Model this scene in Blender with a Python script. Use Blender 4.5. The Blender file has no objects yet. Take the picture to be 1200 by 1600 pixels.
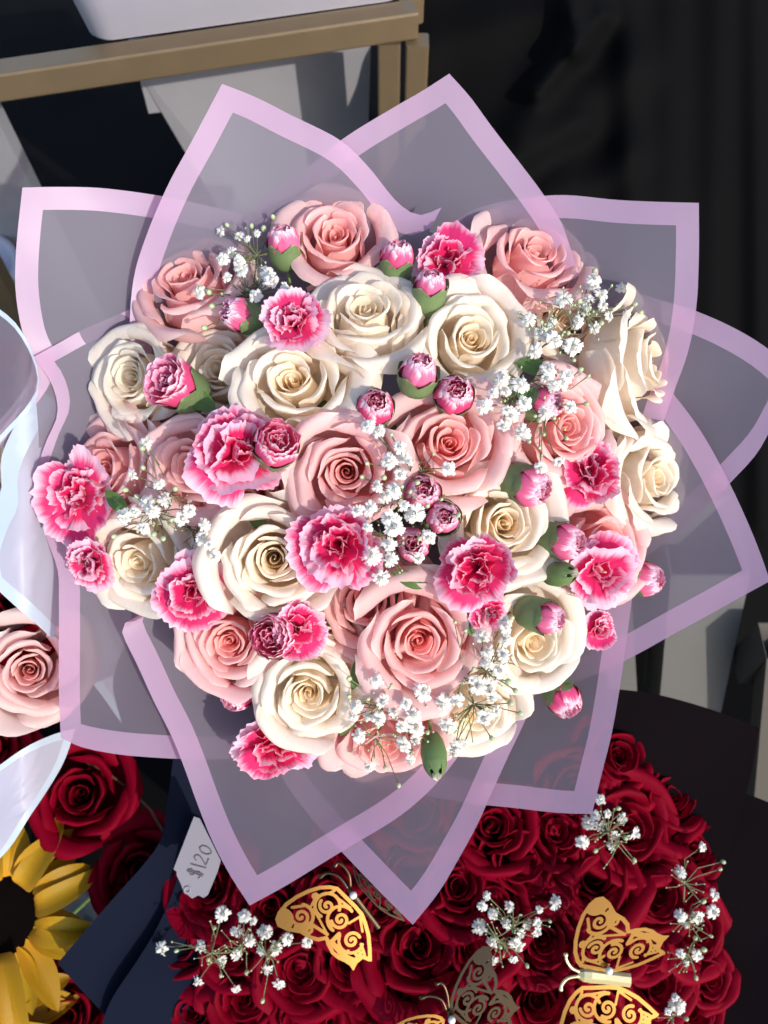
import bpy, math, random
import numpy as np
from mathutils import Vector, Matrix

# ------------------------------------------------------------------ camera, sky, sun, exposure
sc = bpy.context.scene
PITCH = math.radians(60)                      # how far the camera looks below the horizon
CAM = Vector((0, 0, 1.40))
FWD = Vector((0, math.cos(PITCH), -math.sin(PITCH)))
RT = Vector((1, 0, 0))
UP = RT.cross(FWD)
K = math.tan(math.radians(25))                # half width at unit distance
D = 0.665                                     # distance of the bouquet
cd = bpy.data.cameras.new('camera')
cam = bpy.data.objects.new('camera', cd)
sc.collection.objects.link(cam)
cam.location = CAM
cam.rotation_euler = (math.pi / 2 - PITCH, 0, 0)
cd.sensor_fit = 'HORIZONTAL'
cd.sensor_width = 36
cd.lens = 18 / K
cd.clip_start = 0.02
cd.clip_end = 200
cd.dof.use_dof = True
cd.dof.focus_distance = 0.635
cd.dof.aperture_fstop = cd.lens / 4.2
sc.camera = cam

SUN_DIR = (RT * 0.56 - UP * 0.34 - FWD * 0.82).normalized()    # towards the sun
w = bpy.data.worlds.new('World')
sc.world = w
w.use_nodes = True
nt = w.node_tree
bg = nt.nodes['Background']
sky = nt.nodes.new('ShaderNodeTexSky')
sky.sky_type = 'NISHITA'
sky.sun_disc = False
sky.sun_elevation = math.asin(SUN_DIR.z)
sky.sun_rotation = math.atan2(SUN_DIR.x, SUN_DIR.y)
nt.links.new(sky.outputs[0], bg.inputs[0])
bg.inputs[1].default_value = 0.15
sd = bpy.data.lights.new('sun', 'SUN')
sd.energy = 2.1
sd.angle = math.radians(0.5)
sd.color = (1, 0.93, 0.83)
so = bpy.data.objects.new('sun', sd)
sc.collection.objects.link(so)
so.rotation_euler = SUN_DIR.to_track_quat('Z', 'Y').to_euler()
so.location = (1, -2, 4)
sc.view_settings.view_transform = 'Standard'
sc.view_settings.look = 'None'
sc.view_settings.gamma = 1
sc.view_settings.exposure = 0.87
sc.cycles.max_bounces = 12
sc.cycles.diffuse_bounces = 10
sc.cycles.transmission_bounces = 8
sc.cycles.transparent_max_bounces = 16
sc.cycles.use_adaptive_sampling = True
sc.cycles.adaptive_threshold = 0.02
sc.cycles.use_denoising = True

rnd = random.Random(7)


def PX(px, py, w=0.0):
    """point seen at a photograph pixel, w metres nearer than the bouquet plane"""
    d = D - w
    return CAM + FWD * d + RT * ((px - 600) / 600 * K * d) - UP * ((py - 800) / 600 * K * d)


def AZ(px, py, z):
    """point seen at a photograph pixel at height z"""
    r = FWD + RT * ((px - 600) / 600 * K) - UP * ((py - 800) / 600 * K)
    return CAM + r * ((z - CAM.z) / r.z)


def mpp(w):
    return (D - w) * K / 600


def frame(px, py, w, tx=0.0, ty=0.0, spin=0.0, facing=0.6):
    p = PX(px, py, w)
    v = ((CAM - p).normalized() * facing - FWD * (1 - facing)).normalized()
    u = (RT - v * RT.dot(v)).normalized()
    up = v.cross(u)
    n = (v + u * tx + up * ty).normalized()
    x = (RT - n * RT.dot(n))
    x = x.normalized() if x.length > 1e-3 else up.cross(n).normalized()
    y = n.cross(x)
    m = Matrix(((x.x, y.x, n.x), (x.y, y.y, n.y), (x.z, y.z, n.z))).to_4x4()
    return p, m @ Matrix.Rotation(spin, 4, 'Z'), n


# ------------------------------------------------------------------ object helpers
COL = sc.collection


def link(o, parent=None, color=None):
    COL.objects.link(o)
    if parent is not None:
        o.parent = parent
    if color is not None:
        o.color = color if len(color) == 4 else (*color, 1)
    return o


def tag(o, label, cat, group=None, kind=None):
    if label:
        o['label'] = label
    if cat:
        o['category'] = cat
    if group:
        o['group'] = group
    if kind:
        o['kind'] = kind
    return o


def empty(name, loc, mat=None, s=1.0):
    o = bpy.data.objects.new(name, None)
    COL.objects.link(o)
    m = Matrix.Translation(loc)
    if mat is not None:
        m = m @ mat
    if s != 1.0:
        m = m @ (Matrix.Diagonal((s, s, s, 1)) if not isinstance(s, tuple) else Matrix.Diagonal((*s, 1)))
    o.matrix_world = m
    o.empty_display_size = 0.01
    return o


def mesh(name, verts, faces, mat, smooth=True, uv=None):
    me = bpy.data.meshes.new(name)
    me.from_pydata([tuple(v) for v in verts], [], [tuple(f) for f in faces])
    if uv is not None:
        lay = me.uv_layers.new(name='uv')
        idx = np.empty(len(me.loops), dtype=np.int32)
        me.loops.foreach_get('vertex_index', idx)
        lay.data.foreach_set('uv', np.asarray(uv, dtype=np.float32)[idx].ravel())
    if smooth:
        me.polygons.foreach_set('use_smooth', [True] * len(me.polygons))
    if mat is not None:
        me.materials.append(mat)
    me.update()
    return me


def part(name, me, parent=None, color=None):
    return link(bpy.data.objects.new(name, me), parent, color)


def grid_faces(nu, nv, wrap=False):
    f = []
    for j in range(nv - 1):
        for i in range(nu - 1 if not wrap else nu):
            a = j * nu + i
            b = j * nu + (i + 1) % nu
            f.append((a, b, b + nu, a + nu))
    return f


class MB:
    def __init__(s):
        s.v, s.f = [], []

    def add(s, v, f):
        o = len(s.v)
        s.v += [tuple(x) for x in v]
        s.f += [tuple(i + o for i in q) for q in f]

    def tube(s, pts, r, n=6, cap=True):
        pts = [Vector(p) for p in pts]
        m = len(pts)
        rs = r if isinstance(r, (list, tuple)) else [r] * m
        ref = Vector((0.3, 0.5, 0.81))
        vs = []
        for i, p in enumerate(pts):
            t = (pts[min(i + 1, m - 1)] - pts[max(i - 1, 0)])
            t = t.normalized() if t.length > 1e-9 else Vector((0, 0, 1))
            if abs(t.dot(ref)) > 0.97:
                ref = Vector((0.9, -0.3, 0.2)).normalized()
            a = (ref - t * ref.dot(t)).normalized()
            b = t.cross(a)
            for k in range(n):
                q = 2 * math.pi * k / n
                vs.append(p + (a * math.cos(q) + b * math.sin(q)) * rs[i])
        f = grid_faces(n, m, True)
        if cap:
            f += [tuple(range(n))[::-1], tuple(range((m - 1) * n, m * n))]
        s.add(vs, f)

    def lathe(s, prof, n=24, m=None):
        vs = []
        for (r, z) in prof:
            for k in range(n):
                q = 2 * math.pi * k / n
                vs.append(Vector((r * math.cos(q), r * math.sin(q), z)))
        if m is not None:
            vs = [m @ v for v in vs]
        s.add(vs, grid_faces(n, len(prof), True))

    def prism(s, loop, off):
        """closed loop of points and its copy at +off, joined"""
        n = len(loop)
        a = [Vector(p) for p in loop]
        b = [p + off for p in a]
        s.add(a + b, [tuple(range(n)), tuple(range(2 * n - 1, n - 1, -1))] +
              [(i, i + n, (i + 1) % n + n, (i + 1) % n) for i in range(n)])

    def me(s, name, mat, smooth=True):
        return mesh(name, s.v, s.f, mat, smooth)


def crom(P, ts):
    """Catmull-Rom through rows of P at parameters ts in 0..1"""
    P = np.asarray(P, dtype=float)
    n = len(P)
    Q = np.vstack([2 * P[0] - P[1], P, 2 * P[-1] - P[-2]])
    x = np.clip(np.asarray(ts, dtype=float), 0, 1) * (n - 1)
    i = np.minimum(x.astype(int), n - 2)
    t = (x - i)[..., None]
    a, b, c, d = Q[i], Q[i + 1], Q[i + 2], Q[i + 3]
    return 0.5 * (2 * b + (c - a) * t + (2 * a - 5 * b + 4 * c - d) * t ** 2 + (3 * b - a - 3 * c + d) * t ** 3)


def sstep(a, b, x):
    t = np.clip((x - a) / (b - a), 0, 1)
    return t * t * (3 - 2 * t)


# ------------------------------------------------------------------ materials
def mat(name):
    m = bpy.data.materials.new(name)
    m.use_nodes = True
    t = m.node_tree
    return m, t, t.nodes, t.links, t.nodes['Principled BSDF'], t.nodes['Material Output']


def simple(name, col, rough=0.5, metal=0.0, spec=0.5, bump=None, vary=0.0, sheen=0.0):
    m, t, n, l, p, o = mat(name)
    p.inputs['Base Color'].default_value = (*col, 1)
    p.inputs['Roughness'].default_value = rough
    p.inputs['Metallic'].default_value = metal
    p.inputs['Specular IOR Level'].default_value = spec
    p.inputs['Sheen Weight'].default_value = sheen
    tc = n.new('ShaderNodeTexCoord')
    if vary:
        nz = n.new('ShaderNodeTexNoise')
        nz.inputs['Scale'].default_value = 25
        nz.inputs['Detail'].default_value = 5
        l.new(tc.outputs['Object'], nz.inputs['Vector'])
        mx = n.new('ShaderNodeMixRGB')
        mx.blend_type = 'MIX'
        mx.inputs[1].default_value = (*[c * (1 - vary) for c in col], 1)
        mx.inputs[2].default_value = (*[min(1, c * (1 + vary)) for c in col], 1)
        l.new(nz.outputs[0], mx.inputs[0])
        l.new(mx.outputs[0], p.inputs['Base Color'])
    if bump:
        sc_, st, dist = bump
        nz = n.new('ShaderNodeTexNoise')
        nz.inputs['Scale'].default_value = sc_
        nz.inputs['Detail'].default_value = 4
        l.new(tc.outputs['Object'], nz.inputs['Vector'])
        b = n.new('ShaderNodeBump')
        b.inputs['Strength'].default_value = st
        b.inputs['Distance'].default_value = dist
        l.new(nz.outputs[0], b.inputs['Height'])
        l.new(b.outputs[0], p.inputs['Normal'])
    return m


def petal_mat(name, trans=0.32, rough=0.5, spec=0.35, rim=None, base=None, rim_at=(0.9, 1.0), base_to=0.45,
              vein=0.3, tex=None, back=None, sheen=0.03, streak=0.05, bruise=0.0):
    """a petal: uv.x runs across it, uv.y from claw to rim; the body colour is the object's own"""
    m, t, n, l, p, o = mat(name)
    tc = n.new('ShaderNodeTexCoord')
    sep = n.new('ShaderNodeSeparateXYZ')
    l.new(tc.outputs['UV'], sep.inputs[0])
    oi = n.new('ShaderNodeObjectInfo')
    # fine streaks running from claw to rim
    mp = n.new('ShaderNodeMapping')
    mp.inputs['Scale'].default_value = (26, 1.6, 1)
    l.new(tc.outputs['UV'], mp.inputs[0])
    av = n.new('ShaderNodeVectorMath')
    av.operation = 'ADD'
    l.new(mp.outputs[0], av.inputs[0])
    l.new(oi.outputs['Random'], av.inputs[1])
    vz = n.new('ShaderNodeTexNoise')
    vz.inputs['Scale'].default_value = 1.0
    vz.inputs['Detail'].default_value = 5
    l.new(av.outputs[0], vz.inputs['Vector'])
    # soft blotches
    nz = n.new('ShaderNodeTexNoise')
    nz.inputs['Scale'].default_value = 3.5
    nz.inputs['Detail'].default_value = 4
    a2 = n.new('ShaderNodeVectorMath')
    a2.operation = 'ADD'
    l.new(tc.outputs['UV'], a2.inputs[0])
    l.new(oi.outputs['Random'], a2.inputs[1])
    l.new(a2.outputs[0], nz.inputs['Vector'])
    cur = oi.outputs['Color']

    def mix(fac, c1, c2, mode='MIX'):
        x = n.new('ShaderNodeMixRGB')
        x.blend_type = mode
        for k, s in ((0, fac), (1, c1), (2, c2)):
            if isinstance(s, (int, float)):
                x.inputs[k].default_value = s
            elif isinstance(s, tuple):
                x.inputs[k].default_value = (*s, 1)
            else:
                l.new(s, x.inputs[k])
        return x.outputs[0]

    def mr(src, a, b, c=0.0, d=1.0):
        x = n.new('ShaderNodeMapRange')
        x.interpolation_type = 'SMOOTHSTEP'
        l.new(src, x.inputs[0])
        x.inputs[1].default_value, x.inputs[2].default_value = a, b
        x.inputs[3].default_value, x.inputs[4].default_value = c, d
        return x.outputs[0]

    def ma(op, a, b):
        x = n.new('ShaderNodeMath')
        x.operation = op
        for k, s in ((0, a), (1, b)):
            if isinstance(s, (int, float)):
                x.inputs[k].default_value = s
            else:
                l.new(s, x.inputs[k])
        return x.outputs[0]

    if base is not None:
        cur = mix(mr(sep.outputs[1], 0.0, base_to, 1.0, 0.0), cur, base)
    cur = mix(ma('MULTIPLY', mr(nz.outputs[0], 0.35, 0.75), 0.2), cur, (1.0, 0.93, 0.9), 'MULTIPLY')
    cur = mix(ma('MULTIPLY', mr(vz.outputs[0], 0.4, 0.7), vein * 0.25), cur, (0.9, 0.82, 0.8), 'MULTIPLY')
    if rim is not None:
        fac = ma('ADD', sep.outputs[1], ma('MULTIPLY', ma('SUBTRACT', vz.outputs[0], 0.5), streak * 4))
        fac = ma('ADD', fac, ma('SUBTRACT', 1.0, oi.outputs['Alpha']))
        cur = mix(mr(fac, rim_at[0], rim_at[1]), cur, rim)
    if bruise:
        bz = n.new('ShaderNodeTexNoise')
        bz.inputs['Scale'].default_value = 9
        bz.inputs['Detail'].default_value = 6
        l.new(a2.outputs[0], bz.inputs['Vector'])
        spot = ma('MULTIPLY', mr(bz.outputs[0], 0.60, 0.72), mr(sep.outputs[1], 0.80, 1.0))
        cur = mix(ma('MULTIPLY', spot, bruise), cur, (0.50, 0.30, 0.14))
        pale = ma('MULTIPLY', mr(nz.outputs[0], 0.56, 0.70), 0.16)
        cur = mix(pale, cur, (0.80, 0.72, 0.50))
    if back is not None:
        geo = n.new('ShaderNodeNewGeometry')
        cur = mix(ma('MULTIPLY', geo.outputs['Backfacing'], 0.45), cur, back)
    l.new(cur, p.inputs['Base Color'])
    p.inputs['Roughness'].default_value = rough
    p.inputs['Specular IOR Level'].default_value = spec
    p.inputs['Sheen Weight'].default_value = sheen
    b = n.new('ShaderNodeBump')
    b.inputs['Strength'].default_value = 0.6
    b.inputs['Distance'].default_value = 0.0006
    bb = n.new('ShaderNodeMath')
    bb.operation = 'ADD'
    l.new(vz.outputs[0], bb.inputs[0])
    l.new(nz.outputs[0], bb.inputs[1])
    l.new(bb.outputs[0], b.inputs['Height'])
    l.new(b.outputs[0], p.inputs['Normal'])
    tr = n.new('ShaderNodeBsdfTranslucent')
    l.new(cur, tr.inputs[0])
    ms = n.new('ShaderNodeMixShader')
    ms.inputs[0].default_value = trans
    l.new(p.outputs[0], ms.inputs[1])
    l.new(tr.outputs[0], ms.inputs[2])
    l.new(ms.outputs[0], o.inputs[0])
    return m


M_PINK = petal_mat('pink rose petal', trans=0.48, rim=(0.96, 0.76, 0.72), rim_at=(0.90, 1.02), base=(0.85, 0.62, 0.42), base_to=0.3, bruise=0.12, vein=0.6)
M_CREAM = petal_mat('cream rose petal', rim=(0.95, 0.90, 0.79), rim_at=(0.9, 1.02), base=(0.92, 0.82, 0.58), base_to=0.35, trans=0.42, bruise=0.4, vein=0.6)
M_RED = petal_mat('red rose petal', trans=0.3, rough=0.6, spec=0.06, sheen=0.0, vein=0.4, streak=0.02)
M_CARN = petal_mat('carnation petal', trans=0.38, rim=(0.94, 0.62, 0.75), rim_at=(0.80, 1.01), vein=0.5, base=(0.60, 0.008, 0.10),
                   base_to=0.35, back=(0.90, 0.36, 0.55), rough=0.6, streak=0.06, spec=0.2)
M_BUD = petal_mat('carnation bud petal', trans=0.3, rim=(0.94, 0.76, 0.84), rim_at=(0.70, 1.02), vein=0.5, back=(0.88, 0.30, 0.50),
                  rough=0.55, streak=0.14)
M_SUN = petal_mat('sunflower petal', trans=0.25, vein=1.2, rough=0.55, base=(0.62, 0.30, 0.01), base_to=0.5)
M_WHITE = petal_mat('baby breath petal', trans=0.3, vein=0.1, rough=0.6, base=(0.80, 0.88, 0.66), base_to=0.3)
M_GREEN = petal_mat('calyx green', trans=0.12, vein=0.45, rough=0.42, spec=0.4, rim=(0.42, 0.50, 0.22), rim_at=(0.86, 1.02), sheen=0.0)
M_LEAF = petal_mat('leaf green', trans=0.2, vein=0.5, rough=0.45, spec=0.4, sheen=0.0)
M_STEM = simple('stem green', (0.13, 0.20, 0.06), 0.5, vary=0.3)
M_TWIG = simple('baby breath twig', (0.15, 0.16, 0.07), 0.55, vary=0.3)
M_GYBUD = simple('baby breath bud', (0.42, 0.50, 0.28), 0.5, vary=0.25)


def film_mat(name, col, tcol, transp, trans, rough=0.35, spec=0.3, tint=(1, 1, 1), bump=0.15):
    m, t, n, l, p, o = mat(name)
    p.inputs['Base Color'].default_value = (*col, 1)
    p.inputs['Roughness'].default_value = rough
    p.inputs['Specular IOR Level'].default_value = spec
    tc = n.new('ShaderNodeTexCoord')
    nz = n.new('ShaderNodeTexNoise')
    nz.inputs['Scale'].default_value = 9
    nz.inputs['Detail'].default_value = 3
    l.new(tc.outputs['Object'], nz.inputs['Vector'])
    b = n.new('ShaderNodeBump')
    b.inputs['Strength'].default_value = bump
    b.inputs['Distance'].default_value = 0.01
    vo = n.new('ShaderNodeTexNoise')
    vo.noise_type = 'RIDGED_MULTIFRACTAL'
    vo.inputs['Scale'].default_value = 5
    vo.inputs['Detail'].default_value = 2
    l.new(tc.outputs['Object'], vo.inputs['Vector'])
    sm = n.new('ShaderNodeMath')
    sm.operation = 'MULTIPLY_ADD'
    sm.inputs[1].default_value = 0.25
    l.new(vo.outputs[0], sm.inputs[0])
    l.new(nz.outputs[0], sm.inputs[2])
    l.new(sm.outputs[0], b.inputs['Height'])
    l.new(b.outputs[0], p.inputs['Normal'])
    tr = n.new('ShaderNodeBsdfTranslucent')
    tr.inputs[0].default_value = (*tcol, 1)
    tp = n.new('ShaderNodeBsdfTransparent')
    tp.inputs[0].default_value = (*tint, 1)
    m1, m2 = n.new('ShaderNodeMixShader'), n.new('ShaderNodeMixShader')
    m1.inputs[0].default_value = trans
    l.new(p.outputs[0], m1.inputs[1])
    l.new(tr.outputs[0], m1.inputs[2])
    m2.inputs[0].default_value = transp
    l.new(m1.outputs[0], m2.inputs[1])
    l.new(tp.outputs[0], m2.inputs[2])
    l.new(m2.outputs[0], o.inputs[0])
    return m


M_FILM = film_mat('frosted film', (0.23, 0.205, 0.255), (0.46, 0.36, 0.44), 0.28, 0.36, rough=0.5, spec=0.22, bump=0.25)
M_BAND = film_mat('pink printed band', (0.57, 0.405, 0.575), (0.82, 0.42, 0.56), 0.22, 0.32, tint=(1, 0.55, 0.72))
M_WFILM = film_mat('white frosted film', (0.52, 0.51, 0.62), (0.5, 0.48, 0.56), 0.03, 0.3, spec=0.15)
M_WBAND = film_mat('white printed band', (0.58, 0.68, 0.80), (0.6, 0.7, 0.8), 0.06, 0.25)
M_NAVY = simple('navy paper', (0.008, 0.010, 0.020), 0.7, bump=(7, 0.2, 0.006), spec=0.0)
M_BLACKP = simple('black paper', (0.005, 0.003, 0.004), 0.6, bump=(10, 0.2, 0.01), spec=0.02)
M_CLOTH = simple('black cloth', (0.0032, 0.0030, 0.0032), 0.8, bump=(6, 0.3, 0.01), sheen=0.0, spec=0.05)
M_GOLDPAINT = simple('gold painted steel', (0.17, 0.122, 0.07), 0.42, metal=0.35, bump=(900, 0.25, 0.0006), vary=0.12)
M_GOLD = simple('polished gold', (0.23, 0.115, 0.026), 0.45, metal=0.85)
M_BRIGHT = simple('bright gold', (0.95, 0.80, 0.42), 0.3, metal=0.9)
M_GOLD_SHADED = simple('shaded gold', (0.09, 0.06, 0.035), 0.35, metal=1.0)  # darker copy of the gold, with shade put into the colour
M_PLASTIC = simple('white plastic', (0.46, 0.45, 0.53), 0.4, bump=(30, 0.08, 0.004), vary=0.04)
M_DIMP = simple('dimmed white plastic', (0.24, 0.235, 0.255), 0.5, vary=0.08)  # white plastic toned down, dim light under the stand put into the colour
M_SHADEP = simple('shaded white bin plastic', (0.10, 0.098, 0.095), 0.5, vary=0.08)  # white bins standing in shade, the shade put into their colour
M_PEARL = simple('pearl', (0.8, 0.78, 0.76), 0.15, spec=0.7)
M_TAG = simple('tag card', (0.20, 0.185, 0.21), 0.6, vary=0.03)
M_INK = simple('pencil ink', (0.08, 0.07, 0.08), 0.6)
M_SEED = simple('sunflower disc', (0.012, 0.008, 0.008), 0.8, bump=(400, 1.0, 0.004), spec=0.0)
M_BUCKET = simple('black bucket', (0.02, 0.02, 0.022), 0.4)


# ------------------------------------------------------------------ roses
def rose_petals(seed, opening=1.0, outer=6, guards=4, mid=7):
    """list of (mesh data, t) for one rose of unit cup radius; t runs 0 inside to 1 outside"""
    r = random.Random(seed)
    out = []
    nu, nv = 19, 15
    U = np.linspace(-1, 1, nu)
    V = np.linspace(0, 1, nv) ** 0.85
    uu, vv = np.meshgrid(U, V)
    uv = np.stack([(uu.ravel() + 1) / 2, vv.ravel()], 1)
    # rolled heart
    nh = 40
    th = np.linspace(0, 4.4 * math.pi, nh)
    vh = np.linspace(0, 1, 9)
    rr = 0.004 + 0.0136 * th
    vs = []
    for v in vh:
        for k in range(nh):
            q = rr[k] * (0.9 - 0.2 * v + 0.25 * v * v) * (1 + 0.08 * math.sin(th[k] * 2.3))
            vs.append((q * math.cos(th[k]), q * math.sin(th[k]), 0.35 + (0.66 + 0.05 * math.sin(th[k] * 1.3 + seed) - 0.006 * th[k]) * v))
    out.append((vs, grid_faces(nh, 9), np.stack([np.tile(np.linspace(0, 1, nh), 9), np.repeat(vh, nh)], 1), 0.0))
    N = 4 + mid + outer
    phi = r.uniform(0, 6.28)
    for i in range(N + guards):
        t = i / (N - 1)
        guard = i >= N
        phi += math.radians(137.5 + r.uniform(-14, 14))
        tt = min(t, 1.0)
        Rc = 0.15 + 0.68 * tt ** 1.22 * (0.85 + 0.15 * opening)
        H = 1.0 + 0.16 * math.sin(math.pi * min(1, tt * 1.15)) - 0.07 * tt + r.uniform(-0.03, 0.03)
        W = 1.30 - 0.34 * tt + r.uniform(-0.08, 0.08)
        flare = (0.0 + 0.30 * max(0, tt - 0.5) ** 1.1 * opening) * r.uniform(0.7, 1.35)
        droop = 0.01 + 0.30 * max(0, tt - 0.5) ** 1.5 * opening * r.uniform(0.5, 1.5)
        lean = 0.97 - 0.10 * (1 - tt) + 0.04 * tt * opening
        if guard:
            Rc, H = 0.84 + 0.03 * (i - N), 0.92 + r.uniform(-0.12, 0.05)
            W = 1.0 + r.uniform(-0.12, 0.12)
            flare = 0.26 * r.uniform(0.6, 1.2) * opening
            droop = 0.30 * r.uniform(0.5, 1.4)
        neck = (0.90 if not guard else 0.98) * Rc
        lip = 0.045 + 0.11 * tt + flare
        prof = [(0.05, 0.0), (0.66 * Rc, 0.10 * H), (1.02 * Rc, 0.42 * H), (neck, 0.80 * H),
                (neck + lip * 0.28, 0.95 * H), (neck + lip * 0.75, 1.0 * H), (neck + lip * 1.08, (0.985 - droop) * H)]
        pk = r.choice([2.2, 2.7, 3.3]) if tt > 0.4 else 2.3
        cut = (0.34 + 0.08 * tt) * (1 + r.uniform(-0.2, 0.3))
        ve = vv * (1 - cut * np.abs(uu) ** pk)
        pinch = 0.0
        if tt > 0.45:                                          # pointed, side-rolled outer petals
            pinch = r.uniform(0.0, 0.07)
            ve = ve * (1 - pinch * (1 - np.exp(-(uu / 0.25) ** 2)))
        pr = crom(prof, ve)
        rad, zz = pr[..., 0], pr[..., 1]
        ws = (0.28 + 0.72 * sstep(0.0, 0.55, vv))
        ang = uu * W * ws
        flat = 0.05 + 0.09 * tt
        rad = rad * (1 + flat * ang ** 2 * (1 - 0.3 * tt)) * (1 + 0.085 * uu * ws)
        roll = (0.02 + 0.13 * tt * tt * opening) * r.uniform(0.4, 1.3)
        rad = rad + roll * np.abs(uu) ** 5 * sstep(0.4, 1.0, vv)
        zz = zz - 0.6 * roll * np.abs(uu) ** 6 * sstep(0.5, 1, vv)
        a1, a2, a3 = r.uniform(0, 6.28), r.uniform(0, 6.28), r.uniform(0, 6.28)
        amp = 0.006 + 0.028 * tt
        rip = np.sin(uu * r.uniform(2.5, 5) + a1) + 0.5 * np.sin(uu * r.uniform(6, 10) + a2)
        rad = rad + amp * rip * sstep(0.35, 1, vv)
        zz = zz + amp * 0.8 * np.sin(uu * r.uniform(3, 7) + a3) * sstep(0.5, 1, vv)
        rad = rad + 0.006 * np.sin(uu * 15 + a1) * sstep(0.85, 1, vv) * (0.3 + tt)
        x, y = rad * np.cos(ang + phi), rad * np.sin(ang + phi)
        zz = zz + (0.012 * tt) * np.sin(uu * r.uniform(18, 26) + a2) * sstep(0.88, 1, vv) + 0.012 * np.sin(uu * 4.5 + vv * 7 + a1) * tt
        tilt = r.uniform(-0.05, 0.05)
        x = x + tilt * zz * zz
        vs = np.stack([x.ravel(), y.ravel(), zz.ravel()], 1)
        out.append((vs, grid_faces(nu, nv), uv, 1.25 if guard else tt))
    return out


def lerp(a, b, t):
    t = max(0, min(1, t))
    return tuple(x + (y - x) * t for x, y in zip(a, b))


COLORS = {
    'pink': (M_PINK, (0.97, 0.53, 0.49), (0.97, 0.60, 0.58), (0.96, 0.67, 0.66)),
    'cream': (M_CREAM, (0.97, 0.85, 0.64), (0.95, 0.87, 0.745), (0.92, 0.83, 0.73)),
    'red': (M_RED, (0.17, 0.0, 0.009), (0.21, 0.0, 0.012), (0.23, 0.0, 0.014)),
    'blush': (M_PINK, (0.92, 0.55, 0.52), (0.92, 0.65, 0.62), (0.90, 0.69, 0.65)),
}
BIND = PX(575, 790, -0.34)
BIND_RED = PX(700, 1500, -0.46)
BIND_SUN = PX(60, 1480, -0.52)
BIND_LEFT = PX(-120, 960, -0.46)
STEM_TO = {'main': BIND, 'redbox': BIND_RED, 'sun': BIND_SUN, 'left': BIND_LEFT}
_rc = {}


def stem_part(root, base, bunch, r=0.0022, n=None):
    to = STEM_TO[bunch] + Vector((rnd.uniform(-.012, .012), rnd.uniform(-.012, .012), rnd.uniform(-.02, .02)))
    ax = root.matrix_world.to_3x3() @ Vector((0, 0, 1))
    ax.normalize()
    q = base - ax * 0.05
    inv = root.matrix_world.inverted()
    pts = []
    for k in range(9):
        t = k / 8
        p = base * (1 - t) ** 2 + q * 2 * t * (1 - t) + to * t * t
        pts.append(inv @ p)
    s = root.matrix_world.to_scale()[0]
    b = MB()
    b.tube(pts, r / s, 6)
    return part('stem', b.me('stem', M_STEM), root)


def rose(px, py, w, R, tx, ty, kind, label, bunch='main', seed=None, spin=None, opening=1.0, outer=5, guards=4,
         squash=(1, 1), shared=False, group=None, name='rose', unit=1.0, mid=7):
    seed = seed if seed is not None else rnd.randint(0, 10 ** 6)
    spin = spin if spin is not None else rnd.uniform(0, 6.28)
    s = R * 1.06 * mpp(w) / unit
    p, m, n = frame(px, py, w, tx, ty, spin)
    p = p - n * (1.0 * s)
    root = empty(name, p, m, (s * squash[0], s * squash[1], s))
    tag(root, label, 'rose', group)
    M, c0, c1, c2 = COLORS[kind]
    key = (kind, seed) if shared else None
    if key in _rc:
        data = _rc[key]
    else:
        data = [(mesh('petal', v, f, M, True, uv), t) for v, f, uv, t in rose_petals(seed, opening, outer, guards, mid)]
        if key:
            _rc[key] = data
    jr = random.Random(seed + 5)
    for me, t in data:
        c = lerp(c0, c1, t / 0.7) if t < 0.7 else lerp(c1, c2, (t - 0.7) / 0.5)
        j = jr.uniform(0.94, 1.05)
        part('petal', me, root, tuple(x * j for x in c))
    # hip and sepals under the bloom
    b = MB()
    b.lathe([(0.04, -0.32), (0.13, -0.25), (0.16, -0.12), (0.12, 0.0), (0.3, 0.05)], 12)
    part('hip', mesh('hip', b.v, b.f, M_GREEN, True, [(0.5, 0.3)] * len(b.v)), root, (0.10, 0.17, 0.05))
    stem_part(root, p - n * 0.3 * s, bunch)
    return root


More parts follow.
